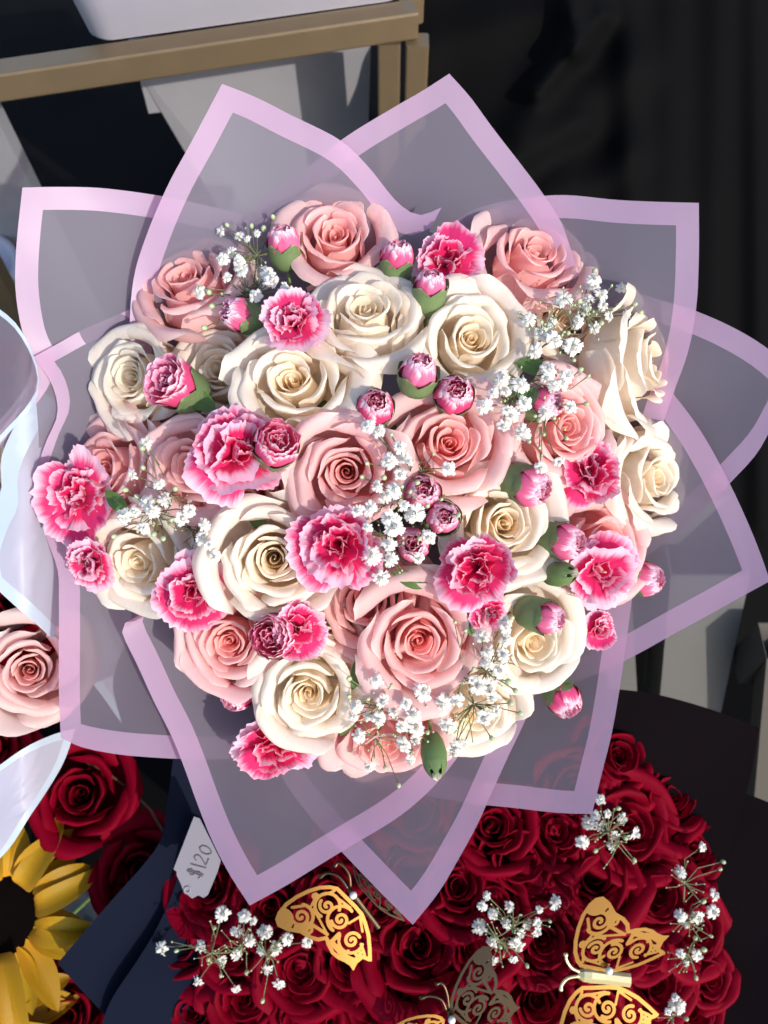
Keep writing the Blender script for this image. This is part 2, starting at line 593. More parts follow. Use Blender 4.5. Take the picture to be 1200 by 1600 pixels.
# ------------------------------------------------------------------ carnations
def frilly(r, L, beta, fan, az, ruffle=0.12, cup=0.0, nu=27, nv=10, teeth=0.035, r0=0.03, z0=0.0, claw=0.35):
    U = np.linspace(-1, 1, nu)
    V = np.linspace(0, 1, nv)
    uu, vv = np.meshgrid(U, V)
    jag = np.array([r.uniform(-1, 1) for _ in range(nu)])
    jag[1::2] -= 0.6
    Le = L * (1 - 0.30 * np.abs(uu) ** 2.6) * (1 + teeth * jag[None, :] * sstep(0.8, 1, vv))
    al = vv * Le                                              # length along petal
    # bending: angle from the flower's axis
    a = beta * sstep(0.05, 0.75, vv) + cup * sstep(0.6, 1, vv)
    # integrate along v
    ds = np.diff(al, axis=0, prepend=0)
    rho = np.cumsum(np.sin(a) * ds, 0) + r0
    zz = np.cumsum(np.cos(a) * ds, 0) + z0
    psi = uu * fan
    wid = (claw + (1 - claw) * sstep(0.05, 0.6, vv))
    lat = al * np.sin(psi) * wid
    rho = rho - (al * (1 - np.cos(psi * wid))) * np.sin(a)
    zz = zz - (al * (1 - np.cos(psi * wid))) * np.cos(a) * 0.6
    ph, k1, k2 = r.uniform(0, 6.28), r.uniform(3.5, 6.5), r.uniform(9, 14)
    d = ruffle * L * vv ** 1.6 * (np.sin(uu * k1 + ph) + 0.45 * np.sin(uu * k2 + ph * 2) * vv ** 2)
    d += 0.25 * ruffle * L * vv ** 4 * np.sin(uu * 29 + ph)
    rho = rho - d * np.cos(a)
    zz = zz + d * np.sin(a)
    lat = lat + 0.5 * ruffle * L * vv ** 2 * np.cos(uu * k1 + ph + 1)
    ca, sa = math.cos(az), math.sin(az)
    x = rho * ca - lat * sa
    y = rho * sa + lat * ca
    return np.stack([x.ravel(), y.ravel(), zz.ravel()], 1), [q[::-1] for q in grid_faces(nu, nv)], np.stack([(uu.ravel() + 1) / 2, vv.ravel()], 1)


def calyx(root, r=0.27, L=0.95, teeth=5, top=0.0, flare=1.0, col=(0.15, 0.22, 0.09)):
    b = MB()
    b.lathe([(0.05, top - L - 0.05), (r * 0.55, top - L), (r * 0.85, top - L * 0.8), (r, top - L * 0.45), (r * flare, top - 0.12)], 16)
    n = len(b.v)
    o = part('calyx', mesh('calyx', b.v, b.f, M_GREEN, True, [(0.5, 0.1 + 0.5 * (k // 16) / 5) for k in range(n)]), root, col)
    for k in range(teeth):
        a0 = 2 * math.pi * k / teeth + 0.3
        vs, uv = [], []
        for j in range(6):
            v = j / 5
            wdt = math.pi / teeth * 1.08 * (1 - v ** 1.35)
            for i in range(5):
                u = i / 2 - 1
                q = a0 + u * wdt
                rr = r * flare * (1.03 + 0.10 * v - 0.12 * v * v) + 0.05 * v ** 3
                vs.append((rr * math.cos(q), rr * math.sin(q), top - 0.16 + 0.52 * v))
                uv.append((i / 4, 0.5 + 0.5 * v))
        part('sepal', mesh('sepal', vs, grid_faces(5, 6), M_GREEN, True, uv), root, col)
    return o


def carnation(px, py, w, R, tx, ty, label, seed, spin=None, n=(6, 6, 5, 4), deep=0.0, squash=(1, 1), half=False, bunch='main',
              bends=None, group='open pink and white carnations'):
    r = random.Random(seed)
    s = R * 1.2 * mpp(w)
    spin = spin if spin is not None else r.uniform(0, 6.28)
    tx, ty = tx + r.uniform(-.3, .3), ty + r.uniform(-.3, .3)
    p, m, nn = frame(px, py, w, tx, ty, spin)
    p = p - nn * (0.25 * s)
    root = empty('carnation', p, m, (s * squash[0], s * squash[1], s))
    tag(root, label, 'carnation', group)
    c_in, c_out = (0.74, 0.012, 0.12), (0.84, 0.045, 0.21)
    if deep:
        c_in, c_out = lerp(c_in, (0.42, 0.0, 0.06), deep), lerp(c_out, (0.62, 0.015, 0.12), deep)
    layers = bends or [(1.45, 1.08, 0.72), (1.20, 0.92, 0.74), (0.85, 0.76, 0.72), (0.42, 0.62, 0.60)]
    for li, (beta, L, fan) in enumerate(layers):
        k = n[li]
        for i in range(k):
            az = 2 * math.pi * (i + 0.5 * li) / k + r.uniform(-0.22, 0.22)
            v, f, uv = frilly(r, L * r.uniform(0.72, 1.12), beta + r.uniform(-0.35, 0.25), fan * r.uniform(0.75, 1.3), az,
                              ruffle=0.035 + 0.028 * li, cup=r.uniform(-0.9, 0.3), z0=-0.42 + 0.05 * li, r0=0.03)
            c = lerp(c_out, c_in, li / 3)
            j = r.uniform(0.9, 1.08)
            part('petal', mesh('petal', v, f, M_CARN, True, uv), root, tuple(min(1, x * j) for x in c) + (1 - r.choice([-0.05, -0.02, 0.0, 0.05, 0.12]),))
    calyx(root, 0.2, 0.6, top=-0.40)
    stem_part(root, p - nn * 1.0 * s, bunch, 0.0014)
    return root


def bud(px, py, w, R, tx, ty, label, seed, L=1.5, tuft=0.9, pale=0.4, cal=True, calr=0.98, bunch='main', spin=0.0, group='carnation buds',
        openness=0.07, center=True):
    """half open carnation bud; px,py is the middle of its coloured tuft, R its half width"""
    r = random.Random(seed)
    s = R * mpp(w)
    p, m, nn = frame(px, py, w, tx, ty, spin)
    p = p - nn * (0.5 * s)
    root = empty('carnation_bud', p, m, s)
    tag(root, label, 'flower bud', group)
    c = lerp((0.82, 0.04, 0.20), (0.88, 0.24, 0.42), pale)
    for layer, (k, rad, H) in enumerate(((3, 0.45, 1.08), (5, 0.75, 1.1), (5, 0.92, 1.0))):
        for i in range(k):
            az = 2 * math.pi * i / k + layer * 0.6 + r.uniform(-0.2, 0.2)
            nu, nv = 19, 9
            U, V = np.linspace(-1, 1, nu), np.linspace(0, 1, nv)
            uu, vv = np.meshgrid(U, V)
            jag = np.array([r.uniform(-1, 0.6) for _ in range(nu)])
            hh = H * (1 - 0.18 * np.abs(uu) ** 3) * (1 + 0.055 * jag[None, :] * sstep(0.75, 1, vv)) * tuft
            prof = [(0.35, -0.9), (rad * 0.95, -0.35), (rad, 0.15), (rad * (0.78 + openness), 0.7), (rad * (0.48 + openness * 2.2), 1.0)]
            pr = crom(prof, vv * (1 - 0.14 * np.abs(uu) ** 2.5))
            rr = pr[..., 0] + 0.05 * np.sin(uu * r.uniform(4, 8) + r.uniform(0, 6)) * vv ** 2
            rr = rr * (1 + 0.10 * uu) + 0.03 * np.sin(uu * 17 + seed) * sstep(0.6, 1, vv)
            z = pr[..., 1] * hh + 0.05 * np.sin(uu * 9 + i) * vv ** 2
            a = az + uu * (1.05 if layer else 1.2) * (0.5 + 0.5 * vv)
            vs = np.stack([(rr * np.cos(a)).ravel(), (rr * np.sin(a)).ravel(), z.ravel()], 1)
            uv = np.stack([(uu.ravel() + 1) / 2, vv.ravel()], 1)
            j = r.uniform(0.9, 1.08)
            part('petal', mesh('petal', vs, grid_faces(nu, nv), M_BUD, True, uv), root, tuple(min(1, x * j) for x in c))
    if center:
        for i in range(4):
            v, f, uv = frilly(r, 0.8, 0.22, 0.45, i * 1.57 + r.uniform(-.3, .3), ruffle=0.16, z0=0.05, r0=0.02, nu=19, nv=7)
            part('petal', mesh('petal', v, f, M_CARN, True, uv), root, (0.62, 0.02, 0.12))
    if cal:
        calyx(root, calr, L, top=-0.05 if tuft > 0.7 else 0.1)
    stem_part(root, p - nn * (L + 0.05) * s, bunch, 0.0014)
    return root


# ------------------------------------------------------------------ baby's breath
def floret_mesh(seed, n=30, fullness=1.0):
    r = random.Random(seed)
    V, F, UV = [], [], []
    for k in range(n):
        t = k / n
        el = 0.15 + 1.35 * (1 - t) * fullness                   # angle from axis
        az = k * 2.4 + r.uniform(-.2, .2)
        L = 0.98 * r.uniform(0.7, 1.15) * (0.66 + 0.34 * math.sin(el))
        wd = 0.17 * r.uniform(0.7, 1.3)
        jit = r.uniform(-0.22, 0.22)
        pts = []
        for j, (v, ww, b) in enumerate(((0.1, 0.25, 0), (0.5, 0.8, 0.02), (0.85, 1.0, 0.16), (1.0, 0.8, 0.28))):
            a = el + b * (1.6 if el > 0.75 else -1.2) + jit
            for i in (-1, 0, 1):
                q = L * v * (0.90 if (i == 0 and v == 1.0) else 1.0)
                lat = i * wd * ww
                rho, z = q * math.sin(a), q * math.cos(a) + (0.04 if i == 0 else 0)
                pts.append((rho * math.cos(az) - lat * math.sin(az), rho * math.sin(az) + lat * math.cos(az), z))
                UV.append(((i + 1) / 2, v))
        o = len(V)
        V += pts
        F += [tuple(x + o for x in q) for q in grid_faces(3, 4)]
    return mesh('blossom', V, F, M_WHITE, True, UV)


def ball_mesh(name, m, seed):
    b = MB()
    pr = []
    for j in range(7):
        a = math.pi * j / 6
        pr.append((max(0.02, math.sin(a)) * (1 - 0.12 * j / 6), -math.cos(a) * 1.2))
    b.lathe(pr, 8)
    return b.me(name, m)


FLORETS = [floret_mesh(s, 42 + 5 * (s % 3), f) for s, f in ((1, 1.0), (2, 0.9), (3, 1.05), (4, 0.95), (5, 0.8), (6, 1.0))]
FLORETS_CLOSED = [floret_mesh(s, 16, 0.45) for s in (11, 12)]
GBUD = ball_mesh('bud', M_GYBUD, 1)


def spray(root_px, hub, pts, buds, wfun, label, bunch='main', size=13.4, group="baby's breath sprays", half=()):
    """root_px (px,py,w), hub list [(px,py,w)], blossoms and closed buds at photograph pixels"""
    r = random.Random(int(hub[0][0] * 7 + hub[0][1]))
    rp = PX(*root_px)
    root = empty('babys_breath_spray', rp)
    tag(root, label, "baby's breath", group)
    inv = Matrix.Translation(-rp)
    b = MB()
    hubs = [PX(*h) for h in hub]
    for h in hubs:
        b.tube([inv @ rp, inv @ (rp.lerp(h, 0.5) - FWD * 0.004), inv @ h], [0.0009, 0.0008, 0.0007], 5)
    to = STEM_TO[bunch]
    b.tube([inv @ to, inv @ to.lerp(rp, 0.6), inv @ rp], [0.0012, 0.0011, 0.0009], 5)
    for (lst, isbud) in ((pts, False), (buds, True)):
        for q in lst:
            px, py = q[0], q[1]
            sz = (q[2] if len(q) > 2 else 1.0)
            ww = wfun(px, py) + r.uniform(-0.007, 0.006)
            P = PX(px, py, ww)
            h = min(hubs, key=lambda x: (x - P).length)
            dirv = (P - h)
            ax = (dirv.normalized() * 0.45 - FWD * 0.8 + RT * r.uniform(-.3, .3) + UP * r.uniform(-.3, .3)).normalized()
            s = (size * sz * mpp(ww)) * r.uniform(0.74, 1.16)
            if isbud:
                s *= 0.34
            base = P - ax * s * 0.3
            mid = h.lerp(base, 0.55) - ax * min(0.010, dirv.length * 0.25) + Vector((r.uniform(-1, 1), r.uniform(-1, 1), r.uniform(-1, 1))) * 0.002
            b.tube([inv @ h, inv @ h.lerp(mid, 0.6), inv @ mid, inv @ mid.lerp(base, 0.6), inv @ (base - ax * s * 0.3), inv @ (base + ax * s * .1)],
                   [0.00055, 0.0005, 0.0005, 0.00045, 0.0006, s * (0.25 if not isbud else 0.4)], 5, False)
            me = GBUD if isbud else (FLORETS_CLOSED[0] if q in half else r.choice(FLORETS))
            o = part('bud' if isbud else 'blossom', me, root, (0.95, 0.94, 0.88) if not isbud else None)
            qm = ax.to_track_quat('Z', 'Y').to_matrix().to_4x4() @ Matrix.Rotation(r.uniform(0, 6.28), 4, 'Z')
            o.matrix_local = Matrix.Translation(inv @ base) @ qm @ Matrix.Diagonal((s, s * r.uniform(0.85, 1.1), s, 1))
            if not isbud:
                # a neighbouring side shoot with a tiny closed bud now and then
                if r.random() < 0.6:
                    e = h.lerp(P, 0.6) + RT * r.uniform(-.012, .012) + UP * r.uniform(-.012, .012) - FWD * 0.003
                    b.tube([inv @ h.lerp(mid, 0.6), inv @ e], [0.00045, 0.0004], 4, False)
                    g = part('bud', GBUD, root)
                    g.matrix_local = Matrix.Translation(inv @ e) @ Matrix.Diagonal((0.0011, 0.0011, 0.0014, 1))
    for h in hubs:                                             # bare side twigs with tiny buds
        for _ in range(7):
            e = h + RT * r.uniform(-.022, .022) + UP * r.uniform(-.022, .022) - FWD * r.uniform(-.004, .006)
            k = h.lerp(e, 0.5) - FWD * 0.003
            b.tube([inv @ h, inv @ k, inv @ e], [0.0005, 0.0004, 0.00035], 4, False)
            f_ = k + RT * r.uniform(-.008, .008) + UP * r.uniform(-.008, .008)
            b.tube([inv @ k, inv @ f_], [0.0004, 0.0003], 4, False)
            for q in (e, f_):
                g = part('bud', GBUD, root)
                g.matrix_local = Matrix.Translation(inv @ q) @ Matrix.Diagonal((0.0009, 0.0009, 0.0012, 1))
    part('twigs', b.me('twigs', M_TWIG), root)
    return root


# ------------------------------------------------------------------ wrapping sheets
def bowl(px, py):
    rho = math.hypot(px - 575, py - 770)
    return -0.135 + 0.118 * (rho / 640) ** 1.6


def sheet(C, A, B, off, label, group='frosted sheets wrapping the big bouquet', film=None, band=None, bw=36, depth=bowl, name='wrapping_sheet',
          cat='wrapping sheet', rip=0.0022, seed=0, curlB=0.0, curlA=0.0):
    film, band = film or M_FILM, band or M_BAND
    A = np.array([C] + A, float)
    B = np.array([C] + B, float)

    def arclen(P):
        t = np.linspace(0, 1, 200)
        q = crom(P, t)
        s = np.concatenate([[0], np.cumsum(np.linalg.norm(np.diff(q, axis=0), axis=1))])
        return t, q, s
    ta, qa, sa = arclen(A)
    tb, qb, sb = arclen(B)

    def stations(total):
        k = max(10, int((total - bw) / 16))
        return np.concatenate([[0, bw / 3, 2 * bw / 3, bw], np.linspace(bw, total, k)[1:]])
    xa, xb = stations(sa[-1]), stations(sb[-1])
    PA = np.stack([np.interp(xa, sa, qa[:, 0]), np.interp(xa, sa, qa[:, 1])], 1)
    PB = np.stack([np.interp(xb, sb, qb[:, 0]), np.interp(xb, sb, qb[:, 1])], 1)
    c = np.array(C, float)
    r = random.Random(seed)
    p1, p2, p3 = [r.uniform(0, 6.28) for _ in range(3)]
    V = []
    for j in range(len(xb)):
        for i in range(len(xa)):
            q = PA[i] + PB[j] - c
            w = depth(q[0], q[1]) + off + rip * (math.sin(xa[i] / 95 + p1) + math.sin(xb[j] / 80 + p2) + 0.6 * math.sin((xa[i] - xb[j]) / 50 + p3))
            w += curlB * (xb[j] / sb[-1]) ** 4 + curlA * (xa[i] / sa[-1]) ** 4
            V.append(PX(q[0], q[1], w))
    na = len(xa)
    o = PX(C[0], C[1], depth(*C) + off)
    root = empty(name, o)
    tag(root, label, cat, group)
    V = [v - o for v in V]
    fb, ff = [], []
    for k, f in enumerate(grid_faces(na, len(xb))):
        i, j = k % (na - 1), k // (na - 1)
        (fb if (i < 3 or j < 3) else ff).append(f)
    for nm, fl, m in (('border', fb, band), ('film', ff, film)):
        used = sorted({i for f in fl for i in f})
        ix = {u: k for k, u in enumerate(used)}
        part(nm, mesh(nm, [V[u] for u in used], [tuple(ix[i] for i in f) for f in fl], m), root)
    return root


S = 'frosted sheet with pink border, its pointed corner '
sheet((347, 131), [(300, 220), (262, 290), (228, 370), (208, 440), (203, 530), (215, 620)],
      [(400, 152), (455, 180), (530, 218), (575, 260), (620, 315), (655, 336), (690, 324)], 0.030, S + 'beneath the gold frame and white bucket', seed=1, curlB=0.012)
sheet((35, 293), [(26, 380), (24, 450), (34, 515), (50, 556), (42, 600), (6, 650), (-40, 700)],
      [(90, 292), (160, 294), (250, 306), (340, 325), (400, 342), (480, 372)], 0.008, S + 'at upper left with rose shadows on it', seed=2)
sheet((702, 115), [(660, 142), (620, 165), (540, 214), (480, 262), (430, 300), (380, 345)],
      [(735, 152), (770, 200), (815, 258), (850, 305), (878, 350), (905, 430)], 0.016, S + 'topmost against the black cloth', seed=3)
sheet((1092, 317), [(1092, 400), (1088, 480), (1075, 550), (1050, 620), (1015, 720), (980, 800)],
      [(1020, 315), (960, 312), (890, 305), (840, 307), (780, 316), (730, 332), (705, 352)], 0.004, S + 'square beside the black cloth', seed=4, curlB=0.01)
sheet((1240, 610), [(1230, 575), (1200, 545), (1150, 514), (1090, 487), (1030, 468), (960, 450), (860, 425)],
      [(1215, 650), (1185, 705), (1150, 745), (1110, 785), (1065, 825), (1020, 862), (960, 900)], -0.010, S + 'cut off by the edge of the photo', seed=5)
sheet((1203, 908), [(1190, 870), (1170, 820), (1140, 755), (1105, 690), (1075, 645), (1040, 603), (990, 560)],
      [(1150, 937), (1100, 965), (1050, 992), (1000, 1020), (940, 1050), (870, 1075), (780, 1100)], -0.002, S + 'above the grey pillar and black paper', seed=6)
sheet((925, 1272), [(940, 1210), (955, 1150), (966, 1090), (975, 1030), (983, 970), (990, 900), (985, 820)],
      [(870, 1270), (800, 1262), (740, 1256), (690, 1248), (640, 1236), (560, 1215)], 0.006, S + 'square over the heap of red roses', seed=7)
sheet((645, 1445), [(600, 1400), (550, 1348), (510, 1305), (480, 1270), (450, 1230), (425, 1185), (400, 1120)],
      [(685, 1395), (715, 1345), (745, 1290), (770, 1235), (795, 1180), (825, 1115), (850, 1040)], 0.010, S + 'lowest, between the gold butterflies', seed=8)
sheet((390, 1415), [(358, 1365), (330, 1310), (308, 1255), (290, 1205), (268, 1150), (240, 1095), (215, 1040), (192, 992), (194, 974), (212, 970)],
      [(450, 1382), (510, 1345), (560, 1315), (610, 1285), (650, 1255), (690, 1215), (740, 1150)], 0.020, S + 'next to the price tag', seed=9, curlA=0.02)
sheet((95, 1153), [(92, 1080), (92, 1000), (92, 940), (90, 890), (70, 830), (62, 760)],
      [(130, 1168), (180, 1178), (230, 1183), (290, 1186), (350, 1186), (410, 1180)], 0.004, S + 'above the sunflower and single red rose', seed=10)
sheet((52, 558), [(80, 598), (90, 645), (72, 690), (58, 730), (42, 775), (34, 800)],
      [(90, 537), (130, 515), (170, 498), (215, 478), (270, 455), (340, 430)], 0.014, S + 'tucked behind the white wrapped bouquet', seed=11, bw=22)

# the gathered lower wrap, a cone down to the tie
cone_base = PX(575, 775, -0.115)
axis = (BIND - cone_base).normalized()
xm = axis.to_track_quat('Z', 'Y').to_matrix().to_4x4()
Lc = (BIND - cone_base).length
root = empty('gathered_wrap', cone_base)
tag(root, 'gathered lower wrap holding the stems of the big pink and cream bouquet', 'bouquet wrap')
b = MB()
vs = []
for j in range(10):
    t = j / 9
    for k in range(48):
        q = 2 * math.pi * k / 48
        rr = (0.17 * (1 - t) + 0.028 * t) * (1 + 0.05 * math.sin(q * 11) * (0.4 + t))
        vs.append(xm @ Vector((rr * math.cos(q), rr * math.sin(q), 0.0 + t * Lc)))
b.add(vs, grid_faces(48, 10, True))
part('film', b.me('film', M_FILM), root)
b = MB()
b.lathe([(0.031, Lc - 0.035), (0.034, Lc - 0.02), (0.034, Lc), (0.030, Lc + 0.01)], 32, xm)
part('ribbon', b.me('ribbon', M_BAND), root)


# bucket that carries each bunch of stems
def bucket(bind, dirn, r, label, m=M_BUCKET):
    root = empty('flower_bucket', (bind.x, bind.y, 0))
    tag(root, label, 'bucket', 'black buckets holding the bouquets')
    h = bind.z - 0.01
    bb = MB()
    bb.lathe([(0.0, 0.004), (r * 0.72, 0.0), (r * 0.76, 0.01), (r, h), (r + 0.006, h), (r + 0.006, h + 0.008), (r - 0.004, h + 0.008), (r * 0.72, 0.02), (0, 0.02)], 32)
    part('body', bb.me('body', m), root)


bucket(BIND, axis, 0.10, 'black bucket under the big pink and cream bouquet')
bucket(BIND_RED, axis, 0.13, 'black bucket under the heap of red roses')
bucket(BIND_SUN, axis, 0.09, 'black bucket under the sunflower bouquet')
bucket(BIND_LEFT, axis, 0.09, 'black bucket under the white wrapped bouquet')


# ------------------------------------------------------------------ the big bouquet: roses
def dome(px, py):
    rho = math.hypot(px - 575, py - 770)
    return 0.045 - 0.085 * (rho / 480) ** 2


GP, GC = 'pink roses in the big bouquet', 'cream roses in the big bouquet'
PINK = [
    (287, 432, 80, -.30, .75, 0.0, 'pink rose at the upper left of the bouquet beside thin buds', {}),
    (522, 366, 76, .02, .32, 0.0, 'pink rose topmost in the bouquet, right of the green-based bud', {}),
    (838, 392, 82, .28, .6, 0.0, 'pink rose highest at the right, above the baby breath', {}),
    (541, 738, 78, -.02, -.10, 0.0, 'dusky pink rose at the centre with tight dark spiral', {}),
    (703, 692, 84, .08, .12, 0.0, 'salmon pink rose at the centre with a small white blossom on it', {}),
    (888, 668, 78, .40, -.05, 0.0, 'salmon pink rose with baby breath crossing its petals', {}),
    (655, 1003, 88, .02, -.05, 0.0, 'large bright pink rose below the centre, above baby breath', {}),
    (357, 1003, 76, -.08, -.02, 0.0, 'pink rose at the lower left beside the frilled carnation', {}),
    (606, 1166, 82, .05, -.85, -0.012, 'pink rose lowest in the bouquet, half hidden by baby breath', {}),
    (165, 735, 86, -.75, .15, -0.012, 'pink rose seen side-on behind the leftmost carnation', {}),
    (295, 724, 68, -.25, .05, -0.004, 'pink rose half covered by the carnation right of it', {}),
    (385, 785, 78, .1, -.2, -0.036, 'pink rose mostly hidden under the largest carnation', {}),
    (572, 935, 84, -.1, .2, -0.036, 'pink rose mostly hidden above the large bright pink one', {}),
    (950, 850, 74, .45, .25, -0.008, 'pale pink rose at the right behind the big frilled carnation', {}),
]
for i, (px, py, R, tx, ty, dw, lab, kw) in enumerate(PINK):
    tx, ty = tx + (px - 575) / 480 * 0.22, ty - (py - 770) / 480 * 0.22
    kw = {**dict(opening=(0.75, 1.0, 0.6, 1.1, 0.9)[i % 5], outer=(5, 4, 6)[i % 3], mid=(6, 7, 5, 7)[i % 4]), **kw}
    rose(px, py, dome(px, py) + dw, R, tx, ty, 'pink', lab, seed=101 + i * 7, group=GP, **kw)
CREAM = [
    (572, 482, 84, .0, .62, 0.004, 'cream rose standing tall in the upper middle between carnations', {}),
    (738, 526, 86, .12, .18, 0.0, 'bright white rose right of the green pink-tipped bud', {}),
    (457, 592, 84, -.05, .25, 0.004, 'widest cream rose, under the dark pink carnation', dict(squash=(1.12, 1.0), spin=0.0)),
    (203, 588, 72, -.45, .05, -0.008, 'cream rose at the left with a carnation bud against it', {}),
    (428, 873, 90, .08, .0, 0.002, 'large cream rose at the centre left beside the dark carnation', {}),
    (213, 878, 74, -.35, -.2, -0.010, 'peach cream rose at the lower left under baby breath', {}),
    (482, 1086, 74, .0, -.1, 0.006, 'white rose at the lower left in sunlight', {}),
    (512, 1010, 70, .0, -.15, -0.034, 'cream rose mostly hidden above the sunlit white rose', {}),
    (836, 1006, 80, .30, -.25, 0.0, 'cream rose at the lower right under a green bud', {}),
    (742, 1120, 72, .15, -.55, -0.012, 'cream rose at the bottom veiled by baby breath twigs', {}),
    (790, 818, 84, .15, .05, -0.006, 'cream rose behind the light pink carnation', {}),
    (1016, 566, 98, 1.9, .2, -0.002, 'cream rose seen side-on under the film at the upper right', dict(opening=0.7, guards=3)),
    (340, 575, 74, -.3, .2, -0.030, 'cream rose of which only outer petals show left of the widest cream rose', {}),
    (885, 500, 60, .3, .3, -0.04, 'cream rose low under the upper right baby breath', {}),
    (1030, 748, 68, .8, .05, -0.012, 'pale cream rose outermost at the right, against the film', {}),
]
for i, (px, py, R, tx, ty, dw, lab, kw) in enumerate(CREAM):
    tx, ty = tx + (px - 575) / 480 * 0.22, ty - (py - 770) / 480 * 0.22
    kw = {**dict(opening=(0.7, 0.9, 1.1, 0.8)[i % 4], outer=(5, 6, 4)[i % 3], mid=(6, 5, 7, 8)[i % 4]), **kw}
    rose(px, py, dome(px, py) + dw, R, tx, ty, 'cream', lab, seed=503 + i * 11, group=GC, **kw)

# carnations
CARN = [
    (455, 494, 68, -.05, .1, 0.030, 'dark pink carnation between the top rose and the widest cream rose', {}),
    (700, 400, 66, .05, .2, 0.004, 'bright pink carnation highest in the bouquet, left of a pink rose', {}),
    (370, 705, 84, -.05, -.05, 0.022, 'largest carnation at the left with white tipped petals', {}),
    (524, 855, 84, .0, .0, 0.018, 'deep pink carnation at the very centre, rounded petals', {}),
    (742, 892, 76, .05, .0, 0.020, 'light pink carnation with white edges below the centre right', {}),
    (112, 775, 76, -.25, .05, 0.012, 'leftmost carnation beside the white wrapping', dict(squash=(0.9, 1.1), spin=0.0)),
    (132, 884, 50, -.35, -.2, 0.016, 'dark red-pink carnation under the leftmost one', dict(deep=0.6)),
    (298, 928, 68, -.1, -.05, 0.014, 'deep pink carnation left of the large cream rose', dict(deep=0.15)),
    (470, 985, 54, .1, -.1, 0.010, 'small carnation under the large cream rose, one petal spread', {}),
    (942, 898, 72, .2, -.1, 0.016, 'bright pink carnation at the right beside a pink bud', {}),
    (928, 733, 62, .3, .3, 0.000, 'deep pink carnation seen from the side, right of the salmon rose', dict(deep=0.2)),
    (435, 1172, 80, -.05, -.2, 0.012, 'carnation at the lower left with white serrated tips', dict(squash=(1.15, 0.8), spin=0.0)),
    (942, 985, 34, .4, -.5, -0.006, 'small dark pink carnation under the bright one at right', dict(deep=0.4)),
    (765, 962, 34, .1, -.5, 0.000, 'small pale carnation beneath the light pink one', {}),
]
for i, (px, py, R, tx, ty, dw, lab, kw) in enumerate(CARN):
    carnation(px, py, dome(px, py) + dw, R, tx, ty, lab, 900 + i * 13, **kw)

BUDS = [
    (442, 368, 27, -.15, 1.6, 0.012, 'pink bud with green base at the top, left of the top rose', dict(pale=0.6)),
    (363, 488, 28, -1.5, .4, 0.008, 'pink bud facing left beside the dark carnation', dict(pale=0.5)),
    (622, 392, 27, .2, 1.5, 0.006, 'bright pink bud left of the highest carnation', dict(pale=0.3)),
    (674, 434, 26, .15, 1.3, 0.016, 'plump green bud with small pink tip in front of the carnation', dict(pale=0.6, L=2.0, tuft=0.75, calr=1.08)),
    (657, 572, 30, .25, 1.0, 0.020, 'white tipped bud between the tall cream and bright white roses', dict(pale=0.8, calr=1.08, L=1.2)),
    (588, 632, 30, .1, .35, 0.004, 'dark pink bud above the centre, left of two others', dict(pale=0.1)),
    (712, 613, 32, .15, .3, 0.014, 'bright pink bud above the salmon rose', dict(pale=0.15, L=1.1)),
    (662, 768, 30, .1, .3, 0.004, 'half open bud behind the middle baby breath', dict(pale=0.3)),
    (694, 808, 26, .15, .1, 0.014, 'small pink and green bud right of the middle baby breath', dict(pale=0.7, calr=1.12)),
    (840, 764, 33, 1.3, -.5, 0.010, 'bud with green base pointing right under the salmon rose', dict(pale=0.6)),
    (895, 848, 31, 1.3, -.25, 0.010, 'bud with green base left of the big right carnation', dict(pale=0.6)),
    (866, 968, 26, 1.6, -.45, 0.022, 'bud lying over the lower right cream rose', dict(pale=0.7, L=2.0, calr=1.1)),
    (888, 1102, 28, .8, -1.2, 0.0, 'lone salmon bud at the lower right over the film', dict(pale=0.25)),
    (1020, 905, 28, 1.4, -.1, -0.004, 'pale pink bud outermost at the right', dict(pale=0.7, cal=True)),
    (365, 1092, 27, -.8, -1.0, -0.006, 'small pink bud under the lower left pink rose', dict(pale=0.3)),
    (862, 630, 28, 1.4, .1, 0.010, 'pink bud behind the baby breath at the right', dict(pale=0.4)),
    (645, 850, 28, .0, .0, 0.0, 'round pink bud at the foot of the middle baby breath', dict(pale=0.6)),
    (263, 596, 38, -.8, .45, 0.020, 'half open carnation against the left cream rose', dict(pale=0.2, openness=0.3)),
    (434, 690, 37, .25, .35, 0.018, 'half open carnation with white frills by the largest carnation', dict(pale=0.3, openness=0.2)),
    (425, 995, 36, -.2, .0, 0.018, 'half open bud by the lower left pink rose', dict(pale=0.2, openness=0.2)),
]
for i, (px, py, R, tx, ty, dw, lab, kw) in enumerate(BUDS):
    bud(px, py, dome(px, py) + dw, R, tx, ty, lab, 2000 + i * 17, **kw)


